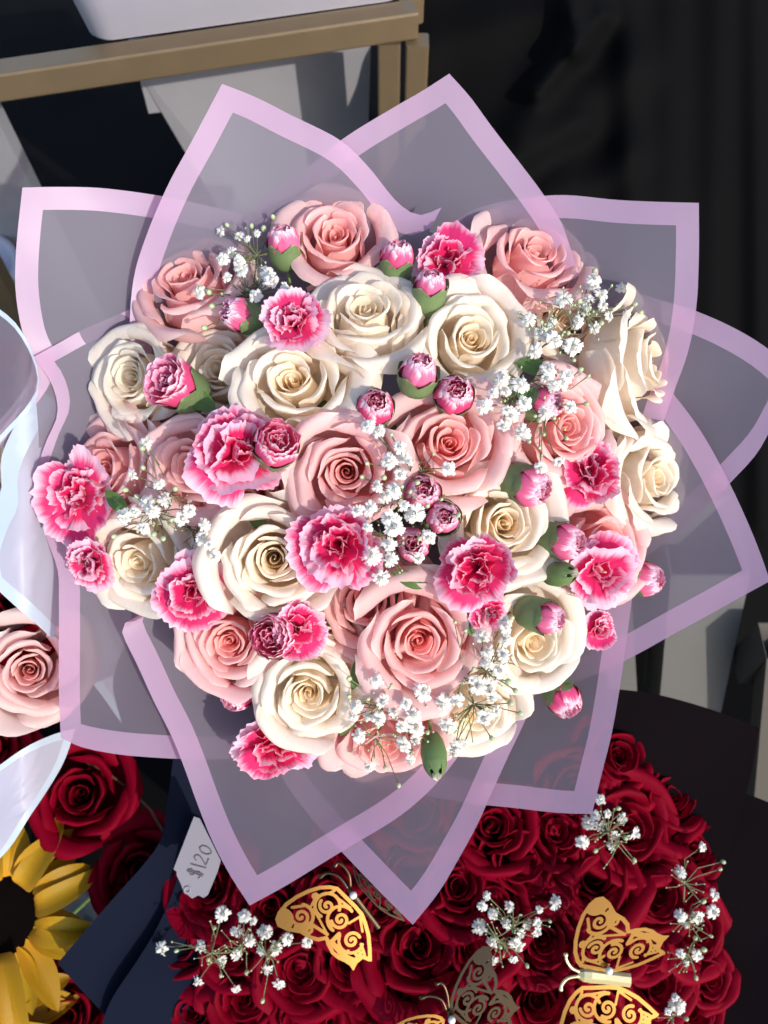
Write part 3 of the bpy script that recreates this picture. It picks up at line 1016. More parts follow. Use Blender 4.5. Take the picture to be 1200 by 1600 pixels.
# closed green buds and leaves
def green_bud(px, py, w, R, L, tx, ty, label):
    s = R * mpp(w)
    p, m, nn = frame(px, py, w, tx, ty, 0.4)
    root = empty('green_bud', p, m, s)
    tag(root, label, 'flower bud', 'closed green carnation buds')
    b = MB()
    b.lathe([(0.1, -L), (0.55, -L * 0.92), (0.85, -L * 0.6), (1.0, -L * 0.1), (0.88, L * 0.45), (0.62, L * 0.68), (0.5, L * 0.7)], 18)
    part('calyx', mesh('calyx', b.v, b.f, M_GREEN, True, [(0.5, 0.1 + 0.6 * (k // 18) / 6) for k in range(len(b.v))]), root, (0.13, 0.21, 0.07))
    for k in range(5):
        a0 = 2 * math.pi * k / 5
        vs, uv = [], []
        for j in range(7):
            v = j / 6
            for i in range(5):
                u = i / 2 - 1
                q = a0 + u * 0.66 * (1 - v ** 2)
                rr = (0.90 - 0.62 * v ** 1.3)
                vs.append((rr * math.cos(q), rr * math.sin(q), L * (0.42 + 0.62 * v)))
                uv.append((i / 4, 0.5 + 0.5 * v))
        part('sepal', mesh('sepal', vs, grid_faces(5, 7), M_GREEN, True, uv), root, (0.15, 0.23, 0.08))
    r = random.Random(5)
    for k in range(5):
        v, f, uv = frilly(r, 0.85, 0.25, 0.5, k * 1.26, ruffle=0.12, z0=L * 0.6, r0=0.05, nu=11, nv=5)
        part('petal', mesh('petal', v, f, M_WHITE, True, uv), root, (0.86, 0.80, 0.70))
    stem_part(root, p - nn * L * s, 'main', 0.0014)


green_bud(678, 1180, dome(678, 1180) + 0.022, 21, 1.9, .15, -1.3, 'closed green bud with white tip pointing down at the bottom')
green_bud(874, 897, dome(874, 897) + 0.008, 20, 1.7, .9, .1, 'closed green bud tucked left of the big right carnation')


def leaf(px, py, w, L, wd, tx, ty, spin, label, bunch='main', col=(0.09, 0.17, 0.04)):
    p, m, nn = frame(px, py, w, tx, ty, spin)
    root = empty('leaf', p, m, L * mpp(w))
    tag(root, label, 'leaf', 'green leaves between the flowers')
    vs, uv = [], []
    for j in range(13):
        v = j / 12
        ww = wd * math.sin(math.pi * v ** 0.8) ** 0.8
        for i in range(7):
            u = i / 3 - 1
            vs.append((u * ww, v * 2 - 1, 0.25 * abs(u) * ww + 0.18 * math.sin(v * 2.5) + 0.015 * math.sin(v * 30) * abs(u)))
            uv.append((i / 6, v))
    part('blade', mesh('blade', vs, grid_faces(7, 13), M_LEAF, True, uv), root, col)
    stem_part(root, root.matrix_world @ Vector((0, -1, 0)), bunch, 0.0010)


LEAVES = [(838, 578, 0.002, 34, .42, .2, .3, -1.9, 'leaf under the upper baby breath near the white rose'),
          (825, 618, 0.0, 32, .38, 0, .1, -2.2, 'leaf between the salmon rose and baby breath'),
          (310, 625, -0.006, 34, .45, -.2, .3, 1.0, 'leaf beneath the half open carnation at the left'),
          (182, 782, -0.002, 24, .5, -.3, 0, 0.8, 'leaf beside the leftmost carnation'),
          (545, 1128, -0.02, 26, .35, 0, -.3, 2.6, 'leaf right of the sunlit white rose'),
          (500, 1148, -0.03, 30, .4, 0, -.4, 2.0, 'leaf under the sunlit white rose'),
          (728, 970, -0.01, 26, .4, .1, 0, 0.4, 'leaf under the light pink carnation'),
          (600, 662, -0.03, 30, .4, 0, .2, 0.8, 'leaf under the dark pink bud'),
          (500, 650, -0.045, 34, .45, 0, .1, -0.6, 'leaf below the widest cream rose'),
          (655, 636, -0.045, 34, .45, 0, .1, 0.2, 'leaf between three small buds'),
          (470, 610, -0.05, 30, .4, 0, 0, -1.0, 'leaf near the tall cream rose'),
          (700, 790, -0.035, 34, .45, 0, 0, 1.4, 'leaf under the middle baby breath'),
          (330, 860, -0.035, 34, .4, 0, 0, 0.7, 'leaf left of the large cream rose'),
          (780, 745, -0.035, 36, .45, .1, 0, 1.2, 'leaf under the salmon rose at the centre'),
          (600, 930, -0.05, 40, .45, 0, 0, 1.9, 'leaf above the large bright pink rose'),
          (803, 742, -0.01, 30, .4, .2, .2, 1.9, 'leaf beside the bud under the salmon rose'),
          (640, 905, -0.02, 30, .42, 0, 0, 1.2, 'leaf above the large bright pink rose by the pink bud'),
          (400, 800, -0.02, 34, .4, 0, 0, 0.3, 'leaf over the large cream rose at the centre left'),
          (560, 1050, -0.015, 30, .4, 0, 0, 2.8, 'leaf between the sunlit white rose and pink rose'),
          (405, 1045, -0.03, 34, .45, 0, 0, 2.4, 'leaf beside the lower left pink rose')]
for (px, py, dw, L, wd, tx, ty, sp, lab) in LEAVES:
    leaf(px, py, dome(px, py) + dw, L, wd, tx, ty, sp, lab)

# baby's breath in the big bouquet
up = lambda d: (lambda px, py: dome(px, py) + d)
G = [
    ((392, 505, -0.06), [(388, 460, -0.015), (402, 400, -0.02)],
     [(343, 360, .7), (373, 367, .7), (347, 405), (373, 408), (377, 419), (354, 432, .9), (310, 455), (418, 423), (425, 438), (446, 453), (399, 461), (359, 395, .8), (401, 363, .7), (386, 372, .6)],
     [(354, 351), (426, 338), (393, 352), (330, 478), (318, 512), (412, 356), (313, 450), (326, 456)],
     up(0.016), "thin baby breath spray at the upper left between pink rose and bud"),
    ((825, 560, -0.03), [(850, 520, 0.01), (880, 480, 0.0), (915, 490, -0.005)],
     [(930, 435), (925, 446, .9), (942, 459), (878, 465, 1.1), (972, 449, .9), (944, 477, .8), (920, 465), (915, 484), (904, 500), (953, 495, .9), (981, 491, .9),
      (932, 512, .8), (824, 498, 1.1), (846, 521, .9), (867, 531, 1.25), (897, 542, 1.15), (836, 549, 1.25), (862, 503, .7), (912, 478, 1.1), (900, 506, 1.0)],
     [(993, 475), (1002, 488), (967, 478), (897, 563), (888, 520), (846, 503), (930, 422), (940, 505), (905, 470), (862, 518)],
     up(0.022), "large white baby breath spray at the upper right over the film"),
    ((815, 640, -0.03), [(820, 600, 0.01), (850, 640, 0.012), (800, 620, 0.01)],
     [(859, 577, 1.2), (855, 591), (888, 587, 1.2), (880, 598), (820, 630, 1.1), (813, 600, 1.1), (787, 589), (852, 645), (892, 636), (787, 666), (815, 677, 1.2),
      (794, 641), (771, 614, .9), (756, 633), (791, 610, .9), (845, 732, .9), (874, 722, .9), (865, 600, 1.1), (778, 600, 1.0), (800, 650, 1.0)],
     [(920, 587), (917, 631), (885, 685), (850, 679), (843, 657), (836, 650), (908, 577), (843, 700), (827, 690), (866, 653)],
     up(0.026), "dense baby breath spray beside the bright white rose"),
    ((625, 800, -0.03), [(620, 780, 0.03), (640, 740, 0.03), (600, 850, 0.028), (675, 800, 0.03)],
     [(608, 720, 1.1), (625, 699), (640, 722, .7), (626, 742, 1.1), (701, 732, 1.15), (617, 766, 1.2), (601, 777, 1.2), (578, 795, 1.1), (559, 798), (647, 804, 1.3),
      (616, 823, 1.3), (574, 824, .8), (581, 868, 1.1), (608, 850), (670, 840, 1.0), (655, 873, 1.0), (595, 904, 1.1), (610, 874), (592, 673), (575, 666, .9), (610, 810, 1.1),
      (632, 790, 1.0), (630, 712, .9), (590, 760, 1.0)],
     [(573, 724), (611, 679), (652, 754), (641, 768), (716, 805), (628, 760), (600, 746), (690, 780), (668, 790), (655, 842), (565, 745)],
     up(0.026), "baby breath spray in the very middle of the bouquet"),
    ((250, 850, -0.05), [(245, 800, 0.005), (265, 770, 0.0), (310, 830, -0.01)],
     [(225, 690, .9), (205, 741, 1.0), (247, 756, .9), (192, 807, 1.25), (228, 784, 1.1), (237, 799, 1.2), (223, 826, 1.25), (285, 810, 1.25), (297, 799, .8), (318, 840, 1.0),
      (328, 852, .8), (258, 780, .9), (318, 819, .9), (336, 870, .8), (210, 800, .9)],
     [(223, 730), (274, 763), (195, 765), (213, 775), (177, 838), (240, 835), (255, 842), (268, 812), (222, 700)],
     up(0.022), "baby breath spray at the left between carnation and peach rose"),
    ((650, 1060, -0.06), [(600, 1100, 0.0), (640, 1130, 0.002), (585, 1150, -0.01)],
     [(588, 1063, 1.15), (635, 1100, .8), (556, 1103, 1.0), (646, 1118, 1.0), (628, 1136), (652, 1138, 1.1), (629, 1165, 1.1), (650, 1156, 1.1), (592, 1124, 1.1), (598, 1096, 1.0),
      (560, 1150, 1.0), (577, 1199, 1.0), (641, 1189, .9), (617, 1111, .9), (662, 1081, 1.2), (575, 1120, .9), (550, 1120, .9)],
     [(673, 1172), (623, 1228), (602, 1200), (645, 1175), (612, 1070), (545, 1088), (575, 1092), (590, 1135), (545, 1060), (668, 1145)],
     up(0.022), "baby breath spray at the bottom left of the closed green bud"),
    ((720, 1010, -0.05), [(725, 1060, 0.005), (760, 1050, 0.005), (740, 1100, 0.0)],
     [(752, 992, 1.1), (763, 1018, 1.1), (760, 1037, 1.0), (692, 1100, 1.2), (713, 1096, 1.1), (748, 1072, 1.1), (769, 1090, 1.1), (757, 1123, 1.2), (697, 1135, 1.1), (725, 1163, 1.0),
      (710, 1177, 1.1), (791, 979, 1.1), (787, 1024, 1.1), (790, 970, .9), (781, 1048, 1.1), (766, 1072), (790, 1000, 1.0), (712, 1170, 1.0), (738, 1064, .8), (776, 1112, 1.0)],
     [(769, 1154), (814, 1115), (799, 1099), (727, 985), (740, 1045), (711, 972), (724, 1124), (765, 1115), (806, 1080), (756, 1000), (800, 965), (795, 1065), (700, 1145)],
     up(0.022), "wide baby breath spray at the bottom right below the carnation"),
]
for a in G:
    spray(*a[:2], a[2], a[3], a[4], a[5])


# ------------------------------------------------------------------ heap of red roses
def rdome(px, py):
    rho = math.hypot((px - 690) * 0.95, py - 1490)
    return -0.135 - 0.075 * (rho / 430) ** 2


RED = [
    (655, 1478, 82, 'between the two gold butterflies, largest open red rose'), (812, 1342, 78, 'open red rose beside the lowest film corner at its right'),
    (715, 1385, 56, 'red rose touching the lowest film corner'), (1052, 1245, 58, 'outermost upper red rose beside the black paper'),
    (968, 1180, 62, 'topmost red rose beside the square film corner'), (905, 1240, 55, 'red rose partly under the square film corner'),
    (985, 1295, 66, 'big red rose above the small white blossoms at right'), (930, 1370, 64, 'red rose above the upright gold wing'),
    (1028, 1400, 62, 'red rose right of the upright gold wing'), (1085, 1330, 50, 'red rose at the right with twigs crossing'),
    (1090, 1460, 54, 'red rose at the right rim under twig blossoms'), (848, 1468, 62, 'red rose left of the bright butterfly body'),
    (840, 1565, 66, 'red rose at the bottom between dark and gold butterflies'), (1028, 1540, 58, 'red rose right of the bright butterfly'),
    (1080, 1580, 50, 'bottom red rose at the right rim'), (770, 1290, 56, 'red rose under the border crossing'),
    (870, 1300, 58, 'red rose below the square film border'), (740, 1480, 50, 'red rose behind the dark butterfly wing'),
    (545, 1500, 62, 'red rose under the gold butterfly tail'), (470, 1515, 60, 'red rose among the lower left small blossoms'),
    (325, 1385, 62, 'red rose under the price tag'), (285, 1475, 60, 'outermost red rose left of the twig blossoms'),
    (420, 1420, 52, 'red rose beneath the pointed film beside the tag'), (380, 1560, 62, 'red rose at the bottom under white blossoms'),
    (300, 1580, 52, 'lowest outer red rose beside the navy paper'), (475, 1590, 56, 'red rose cut by the bottom edge'),
    (580, 1575, 58, 'red rose left of the lowest gold wing'), (720, 1570, 56, 'red rose behind the lowest butterfly'),
    (935, 1590, 60, 'red rose under the cut-out lower wing'), (360, 1480, 54, 'red rose behind the left blossom cluster'),
    (640, 1360, 54, 'red rose veiled by the lowest film corner'), (520, 1400, 54, 'red rose behind the gold butterfly'),
    (960, 1460, 50, 'red rose directly behind the upright gold wing'), (1010, 1480, 46, 'small red rose between wing and twig'),
    (590, 1420, 50, 'red rose left of the lowest film corner'), (770, 1420, 50, 'red rose behind the middle white blossoms'),
    (650, 1270, 60, 'red rose fully under the film at the bottom'), (550, 1320, 56, 'red rose below the film crossing at the left'),
    (650, 1590, 50, 'red rose between the lowest butterfly wings'), (1110, 1530, 40, 'small red rose at the far right rim'),
]
for i, (px, py, R, lab) in enumerate(RED):
    tx = (px - 690) / 430 * 0.55 + rnd.uniform(-.15, .15)
    ty = -(py - 1470) / 300 * 0.35 + rnd.uniform(-.15, .15)
    if 'red' not in lab[:30] and 'largest' not in lab:
        pass
    rose(px, py, rdome(px, py) + rnd.uniform(-0.004, 0.004), R, tx, ty, 'red', lab, bunch='redbox', seed=60 + i % 7, shared=True,
         group='red roses heaped below the big bouquet', opening=0.9, outer=4, guards=3, unit=0.90, mid=4)
rup = lambda d: (lambda px, py: rdome(px, py) + d)
spray((385, 1480, -0.19), [(375, 1480, -0.13), (415, 1490, -0.13), (330, 1490, -0.14)],
      [(250, 1483), (311, 1480, 1.1), (308, 1535), (348, 1430, 1.1), (370, 1458, 1.1), (381, 1431), (348, 1501), (370, 1494, 1.1), (370, 1547), (417, 1516), (414, 1457, 1.3),
       (406, 1486), (431, 1483, 1.1), (436, 1540), (451, 1468, 1.1), (395, 1440, .9), (390, 1470, .9), (482, 1472, .8)],
      [(275, 1486), (345, 1525), (410, 1565), (325, 1500), (385, 1520), (335, 1450)], rup(0.024), 'small white blossoms on red roses near the price tag', 'redbox', size=11)
spray((800, 1470, -0.19), [(800, 1450, -0.11), (780, 1470, -0.11)],
      [(754, 1417), (796, 1417, 1.1), (748, 1450, 1.1), (770, 1428), (768, 1473, .9), (770, 1503), (803, 1501, .8), (805, 1475, 1.2), (825, 1446), (844, 1421, .9), (868, 1410),
       (841, 1443), (841, 1457), (811, 1479, 1.2), (790, 1445, .9), (815, 1460), (760, 1400, .8)],
      [(824, 1510), (782, 1480), (860, 1440)], rup(0.024), 'white blossom cluster on red roses at the middle', 'redbox', size=11)
spray((950, 1330, -0.2), [(950, 1300, -0.13), (965, 1320, -0.13)],
      [(920, 1285, 1.1), (940, 1292, 1.2), (910, 1318), (951, 1272, .8), (975, 1280, .9), (960, 1307), (956, 1322), (993, 1303), (938, 1248, .9), (930, 1275)],
      [(967, 1263), (992, 1345), (930, 1330), (978, 1310)], rup(0.024), 'white blossom cluster by the square film corner', 'redbox', size=11)
spray((1060, 1460, -0.22), [(1075, 1440, -0.16), (1070, 1380, -0.16), (1075, 1490, -0.16)],
      [(1064, 1362, 1.0), (1099, 1324), (1118, 1399), (1116, 1426), (1092, 1435), (1072, 1443, 1.1), (1063, 1432), (1064, 1492), (1091, 1494), (1072, 1507, .8)],
      [(1131, 1347), (1126, 1358), (1112, 1463), (1088, 1529), (1087, 1466), (1100, 1408), (1101, 1484)], rup(0.03), 'thin twigs with white blossoms at the right rim of the red roses', 'redbox', size=11)
spray((1050, 1600, -0.22), [(1050, 1585, -0.17)], [(1059, 1573, 1.2), (1044, 1582, .8), (1055, 1560, .8)], [(1073, 1592)], rup(0.03),
      'lone white blossom at the bottom right of the red roses', 'redbox', size=11)


# ------------------------------------------------------------------ dark paper round the red roses
def rbowl(px, py):
    rho = math.hypot(px - 690, py - 1490)
    return -0.27 + 0.07 * (rho / 560) ** 2


DG = 'dark papers round the red roses'
sheet((90, 1505), [(135, 1452), (185, 1395), (225, 1350), (252, 1310), (262, 1250), (275, 1150)], [(125, 1545), (165, 1588), (215, 1650), (300, 1720)], 0.02,
      'navy paper sheet with its point over the sunflower', DG, M_NAVY, M_NAVY, 10, rbowl, rip=0.003, seed=21)
sheet((150, 1640), [(170, 1570), (215, 1500), (245, 1450), (275, 1380), (300, 1280)], [(220, 1680), (300, 1730), (420, 1760)], 0.028,
      'creased navy paper sheet below the pointed one', DG, M_NAVY, M_NAVY, 10, rbowl, rip=0.004, seed=22)
sheet((1186, 1137), [(1130, 1115), (1070, 1096), (1010, 1082), (950, 1076), (860, 1070)], [(1176, 1200), (1160, 1260), (1140, 1330), (1110, 1450)], 0.01,
      'black paper sheet behind the upper red roses', DG, M_BLACKP, M_BLACKP, 10, rbowl, rip=0.002, seed=23)
sheet((1290, 1300), [(1220, 1262), (1150, 1235), (1080, 1220), (980, 1200)], [(1270, 1420), (1230, 1560), (1180, 1700)], 0.0,
      'black paper sheet at the right rim of the red roses', DG, M_BLACKP, M_BLACKP, 10, rbowl, rip=0.002, seed=24)
sheet((1160, 1760), [(1180, 1650), (1170, 1550), (1130, 1450), (1080, 1350)], [(1000, 1780), (850, 1790), (600, 1780)], 0.0,
      'black paper sheet under the bottom red roses', DG, M_BLACKP, M_BLACKP, 10, rbowl, rip=0.002, seed=25)
# gathered paper under the red roses
rb = PX(690, 1490, -0.24)
ax2 = (BIND_RED - rb).normalized()
m2 = ax2.to_track_quat('Z', 'Y').to_matrix().to_4x4()
root = empty('gathered_paper', rb)
tag(root, 'gathered black paper holding the heap of red roses', 'bouquet wrap')
b = MB()
Lr = (BIND_RED - rb).length
b.lathe([(0.20, 0.02), (0.18, Lr * 0.3), (0.13, Lr * 0.7), (0.08, Lr)], 40, m2)
part('paper', b.me('paper', M_BLACKP), root)


# ------------------------------------------------------------------ butterflies
def spiral(cx, cy, r0, r1, a0, turns, w, n=40):
    """centre line of a cut scroll and its half width"""
    return [(cx + (r0 + (r1 - r0) * t) * math.cos(a0 + turns * 2 * math.pi * t), cy + (r0 + (r1 - r0) * t) * math.sin(a0 + turns * 2 * math.pi * t))
            for t in [k / (n - 1) for k in range(n)]], w + 1.3


def line(x0, y0, x1, y1, w):
    return [(x0, y0), (x1, y1)], w


WING = [(345, 612), (310, 604), (265, 606), (215, 622), (165, 648), (120, 682), (90, 722), (80, 752), (90, 782), (130, 800), (185, 808), (225, 832), (262, 842), (292, 836),
        (298, 858), (318, 895), (345, 918), (375, 932), (398, 948), (414, 971), (430, 940), (455, 922), (478, 934), (494, 936), (492, 880), (486, 820), (470, 765), (455, 728), (425, 692), (385, 652)]
RIBBONS = [spiral(188, 738, 5, 38, 0.4, 1.35, 5.5), spiral(298, 692, 5, 34, 2.0, 1.3, 5.5), spiral(356, 752, 5, 38, 0.2, 1.45, 5.5), spiral(406, 842, 5, 36, 3.4, 1.4, 5.5),
           spiral(430, 900, 4, 19, 1.2, 1.1, 4.5), spiral(246, 652, 3, 14, 0, 1.0, 4.5), spiral(222, 790, 5, 22, 3.0, 1.2, 5),
           spiral(298, 692, 50, 56, 2.1, 0.72, 5.5), spiral(356, 752, 54, 60, 2.2, 0.55, 5.5), spiral(406, 842, 50, 57, 0.4, 0.5, 5), spiral(188, 738, 52, 50, -1.4, 0.55, 6),
           line(226, 765, 300, 812, 7), line(226, 700, 250, 655, 5), line(250, 655, 330, 628, 5), line(392, 768, 440, 742, 5), line(350, 812, 318, 845, 9),
           line(318, 845, 372, 905, 11), line(372, 905, 412, 925, 10), line(440, 742, 452, 806, 5), line(390, 885, 372, 905, 6), line(446, 860, 462, 905, 6),
           line(150, 700, 208, 690, 6), line(300, 746, 318, 778, 6), line(262, 742, 300, 812, 5), line(345, 660, 398, 702, 5), line(240, 706, 262, 742, 5)]


def seg_dist(P, loop, closed):
    L = np.array(loop + ([loop[0]] if closed else []), float)
    a, b_ = L[:-1], L[1:]
    d = b_ - a
    t = np.clip(((P[:, None] - a) * d).sum(2) / ((d * d).sum(1) + 1e-9), 0, 1)
    return np.sqrt((((a + t[..., None] * d) - P[:, None]) ** 2).sum(2)).min(1)


def wing_field(P):
    d = seg_dist(P, WING, True)
    L = np.array(WING, float)
    inside = np.zeros(len(P), bool)
    for k in range(len(L)):
        (x0, y0), (x1, y1) = L[k], L[(k + 1) % len(L)]
        c = ((y0 > P[:, 1]) != (y1 > P[:, 1])) & (P[:, 0] < (x1 - x0) * (P[:, 1] - y0) / (y1 - y0 + 1e-12) + x0)
        inside ^= c
    f = np.where(inside, -d, d)
    g = -f - 16.0                                             # a rim of metal along the outline
    g = np.minimum(g, np.hypot(P[:, 0] - 108, P[:, 1] - 752) - 50)   # the plain tip
    for pts, w in RIBBONS:
        g = np.minimum(g, seg_dist(P, pts, False) - w)
    return np.maximum(f, g)


def wing_plate():
    h = 3.2
    xs, ys = np.arange(74, 502, h), np.arange(598, 978, h)
    gx, gy = np.meshgrid(xs, ys)
    P = np.stack([gx.ravel(), gy.ravel()], 1)
    f = wing_field(P)
    nx = len(xs)
    F = f.reshape(gx.shape)
    cen = (F[:-1, :-1] + F[1:, :-1] + F[:-1, 1:] + F[1:, 1:]) / 4
    cells = [(j, i) for j, i in zip(*np.where(cen < 0))]
    used = sorted({q for j, i in cells for q in (j * nx + i, j * nx + i + 1, (j + 1) * nx + i, (j + 1) * nx + i + 1)})
    cnt = {}
    for j, i in cells:
        for q in (j * nx + i, j * nx + i + 1, (j + 1) * nx + i, (j + 1) * nx + i + 1):
            cnt[q] = cnt.get(q, 0) + 1
    bd = np.array([q for q in used if cnt[q] < 4])
    e = 0.5
    for _ in range(2):
        Q = P[bd]
        f0 = wing_field(Q)
        g = np.stack([wing_field(Q + [e, 0]) - f0, wing_field(Q + [0, e]) - f0], 1) / e
        step = -(f0[:, None] * g) / np.maximum(0.3, (g * g).sum(1))[:, None]
        P[bd] = Q + np.clip(step, -h * 0.6, h * 0.6)
    ix = {q: k for k, q in enumerate(used)}
    quads = [(ix[j * nx + i], ix[j * nx + i + 1], ix[(j + 1) * nx + i + 1], ix[(j + 1) * nx + i]) for j, i in cells]
    ed = {}
    for q in quads:
        for k in range(4):
            a, b_ = q[k], q[(k + 1) % 4]
            if (b_, a) in ed:
                del ed[(b_, a)]
            else:
                ed[(a, b_)] = 1
    n = len(used)
    faces = quads + [tuple(x + n for x in q[::-1]) for q in quads] + [(b_, a, a + n, b_ + n) for a, b_ in ed]
    return P[used], faces


PLATE = wing_plate()


def affine(src, dst):
    A = np.array([[x, y, 1] for x, y in src])
    return np.linalg.solve(A, np.array(dst, float))


def wing(root, dst, w, m, dz, thick=0.0007):
    """dst: photograph pixels of wing root, leading tip, tail; dz: their heights above w"""
    X = affine([(345, 612), (80, 752), (494, 936)], [(*d, z) for d, z in zip(dst, dz)])
    O = root.matrix_world.translation
    p0, p1, p2 = [PX(d[0], d[1], w + z) for d, z in zip(dst, dz)]
    T = affine([(345, 612), (80, 752), (494, 936)], [tuple(p0 - O), tuple(p1 - O), tuple(p2 - O)])

    P2, faces = PLATE
    nrm = (p1 - p0).cross(p2 - p0).normalized()
    if nrm.dot(FWD) > 0:
        nrm = -nrm
    vs = []
    for zz in (0.5, -0.5):
        for x, y in P2:
            q = np.array([x, y, 1]) @ T
            vs.append(Vector(q) + nrm * (zz * thick + 0.003 * math.sin((x - 80) / 414 * math.pi)))
    return part('wing', mesh('wing', vs, faces, m, False), root)


def butterfly(label, body, ant, wings, w, bm, pearl=None, br=5):
    o = PX(*body[0], w)
    root = empty('metal_butterfly', o)
    tag(root, label, 'butterfly', 'gold cut-metal butterflies on the red roses')
    a, c = PX(*body[0], w + 0.004) - o, PX(*body[1], w + 0.004) - o
    b = MB()
    r = br * mpp(w)
    side = (c - a).cross(FWD).normalized()
    pts = [a.lerp(c, t) for t in (0, .1, .25, .5, .8, 1)]
    vs = []
    for p, rr in zip(pts, (0.6, 1.0, 1.1, 1.0, 1.0, 1.0)):
        for (sx, sz) in ((-1, 0), (-0.7, .5), (0, .75), (.7, .5), (1, 0), (0, -0.3)):
            vs.append(p + side * r * rr * sx - FWD * r * rr * sz)
    b.add(vs, grid_faces(6, 6, True) + [tuple(range(6)), tuple(range(30, 36))])
    part('body', b.me('body', bm, False), root)
    for path in ant:
        b = MB()
        q = crom([tuple(PX(x, y, w + 0.006) - o) for x, y in path], np.linspace(0, 1, 14))
        b.tube([Vector(x) for x in q], [0.0016] * 11 + [0.002, 0.0024, 0.002], 7)
        part('antenna', b.me('antenna', bm), root)
    for (dst, dz, m) in wings:
        wing(root, dst, w, m, dz)
    if pearl:
        b = MB()
        pr = [(0.0035 * math.sin(math.pi * j / 8) + 1e-5, -0.0035 * math.cos(math.pi * j / 8)) for j in range(9)]
        b.lathe(pr, 14, Matrix.Translation(PX(*pearl, w + 0.011) - o))
        part('pearl', b.me('pearl', M_PEARL), root)


butterfly('gold butterfly with one bright lattice wing left of the lowest film corner', [(545, 1388), (592, 1450)],
          [[(545, 1390), (530, 1370), (512, 1364), (498, 1372)], [(548, 1388), (545, 1365), (530, 1348), (522, 1355)]],
          [([(528, 1384), (430, 1436), (581, 1502)], (0.004, 0.014, 0.004), M_GOLD), ([(560, 1388), (560, 1335), (632, 1440)], (0.003, -0.012, 0.0), M_GOLD_SHADED)],
          -0.105, M_GOLD_SHADED, (552, 1399), 4)
butterfly('gold butterfly with shining body and antennae at the right', [(903, 1522), (984, 1532)],
          [[(905, 1518), (893, 1512), (885, 1500), (884, 1489)], [(905, 1525), (888, 1528), (878, 1538), (876, 1548)]],
          [([(905, 1508), (930, 1403), (1040, 1490)], (0.003, 0.010, 0.006), M_GOLD), ([(908, 1538), (880, 1650), (1030, 1585)], (0.003, 0.006, 0.004), M_GOLD)],
          -0.112, M_BRIGHT, (952, 1517), 11)
butterfly('dark butterfly wing and gold wing pair at the bottom edge', [(700, 1580), (722, 1640)],
          [[(698, 1580), (690, 1562), (672, 1556), (655, 1560)], [(702, 1578), (698, 1550), (690, 1536), (680, 1538)]],
          [([(704, 1582), (755, 1478), (800, 1602)], (0.003, 0.012, 0.006), M_GOLD_SHADED), ([(694, 1590), (612, 1606), (650, 1690)], (0.003, 0.010, 0.004), M_GOLD)],
          -0.108, M_GOLD_SHADED, (706, 1594), 4)

# ------------------------------------------------------------------ price tag
tw = -0.145
o = PX(310, 1340, tw)
root = empty('price_tag', o)
tag(root, 'small grey card price tag hand written $120 on the red roses', 'price tag')
poly = [(303, 1276), (312, 1279), (345, 1345), (340, 1362), (325, 1398), (318, 1403), (310, 1399), (300, 1404), (293, 1398), (288, 1396), (282, 1380), (276, 1368), (276, 1362), (271, 1358)]
b = MB()
b.prism([PX(x, y, tw - 0.0004 * 0) - o for x, y in poly], FWD * 0.0008)
part('card', b.me('card', M_TAG, False), root)
GL = [[(11, 19), (7, 22), (2, 19), (3, 14), (9, 11), (11, 6), (7, 2), (1, 4)], [(5, 25), (7, -1)], [(8, 25), (10, -1)], [(17, 24), (21, -1)],
      [(25, 18), (28, 23), (33, 22), (34, 16), (29, 8), (25, 2), (36, 2)], [(46, 22), (41, 17), (41, 7), (46, 2), (51, 8), (51, 18), (46, 22)]]
STR = [[(313 + 0.41 * x - 0.91 * y, 1375 - 0.91 * x - 0.41 * y) for x, y in g] for g in GL]
for st in STR:
    b = MB()
    q = crom([tuple(PX(x, y, tw + 0.0003) - o) for x, y in st], np.linspace(0, 1, 20))
    b.tube([Vector(x) for x in q], 0.00065, 5)
    part('pen_stroke', b.me('pen_stroke', M_INK), root)
b = MB()
b.lathe([(0.0022, 0.0), (0.0022, 0.0008), (0.0036, 0.0008), (0.0036, 0.0)], 14, Matrix.Translation(PX(293, 1390, tw + 0.0002) - o) @ (-FWD).to_track_quat('Z', 'Y').to_matrix().to_4x4())
part('eyelet', b.me('eyelet', M_DIMP), root)


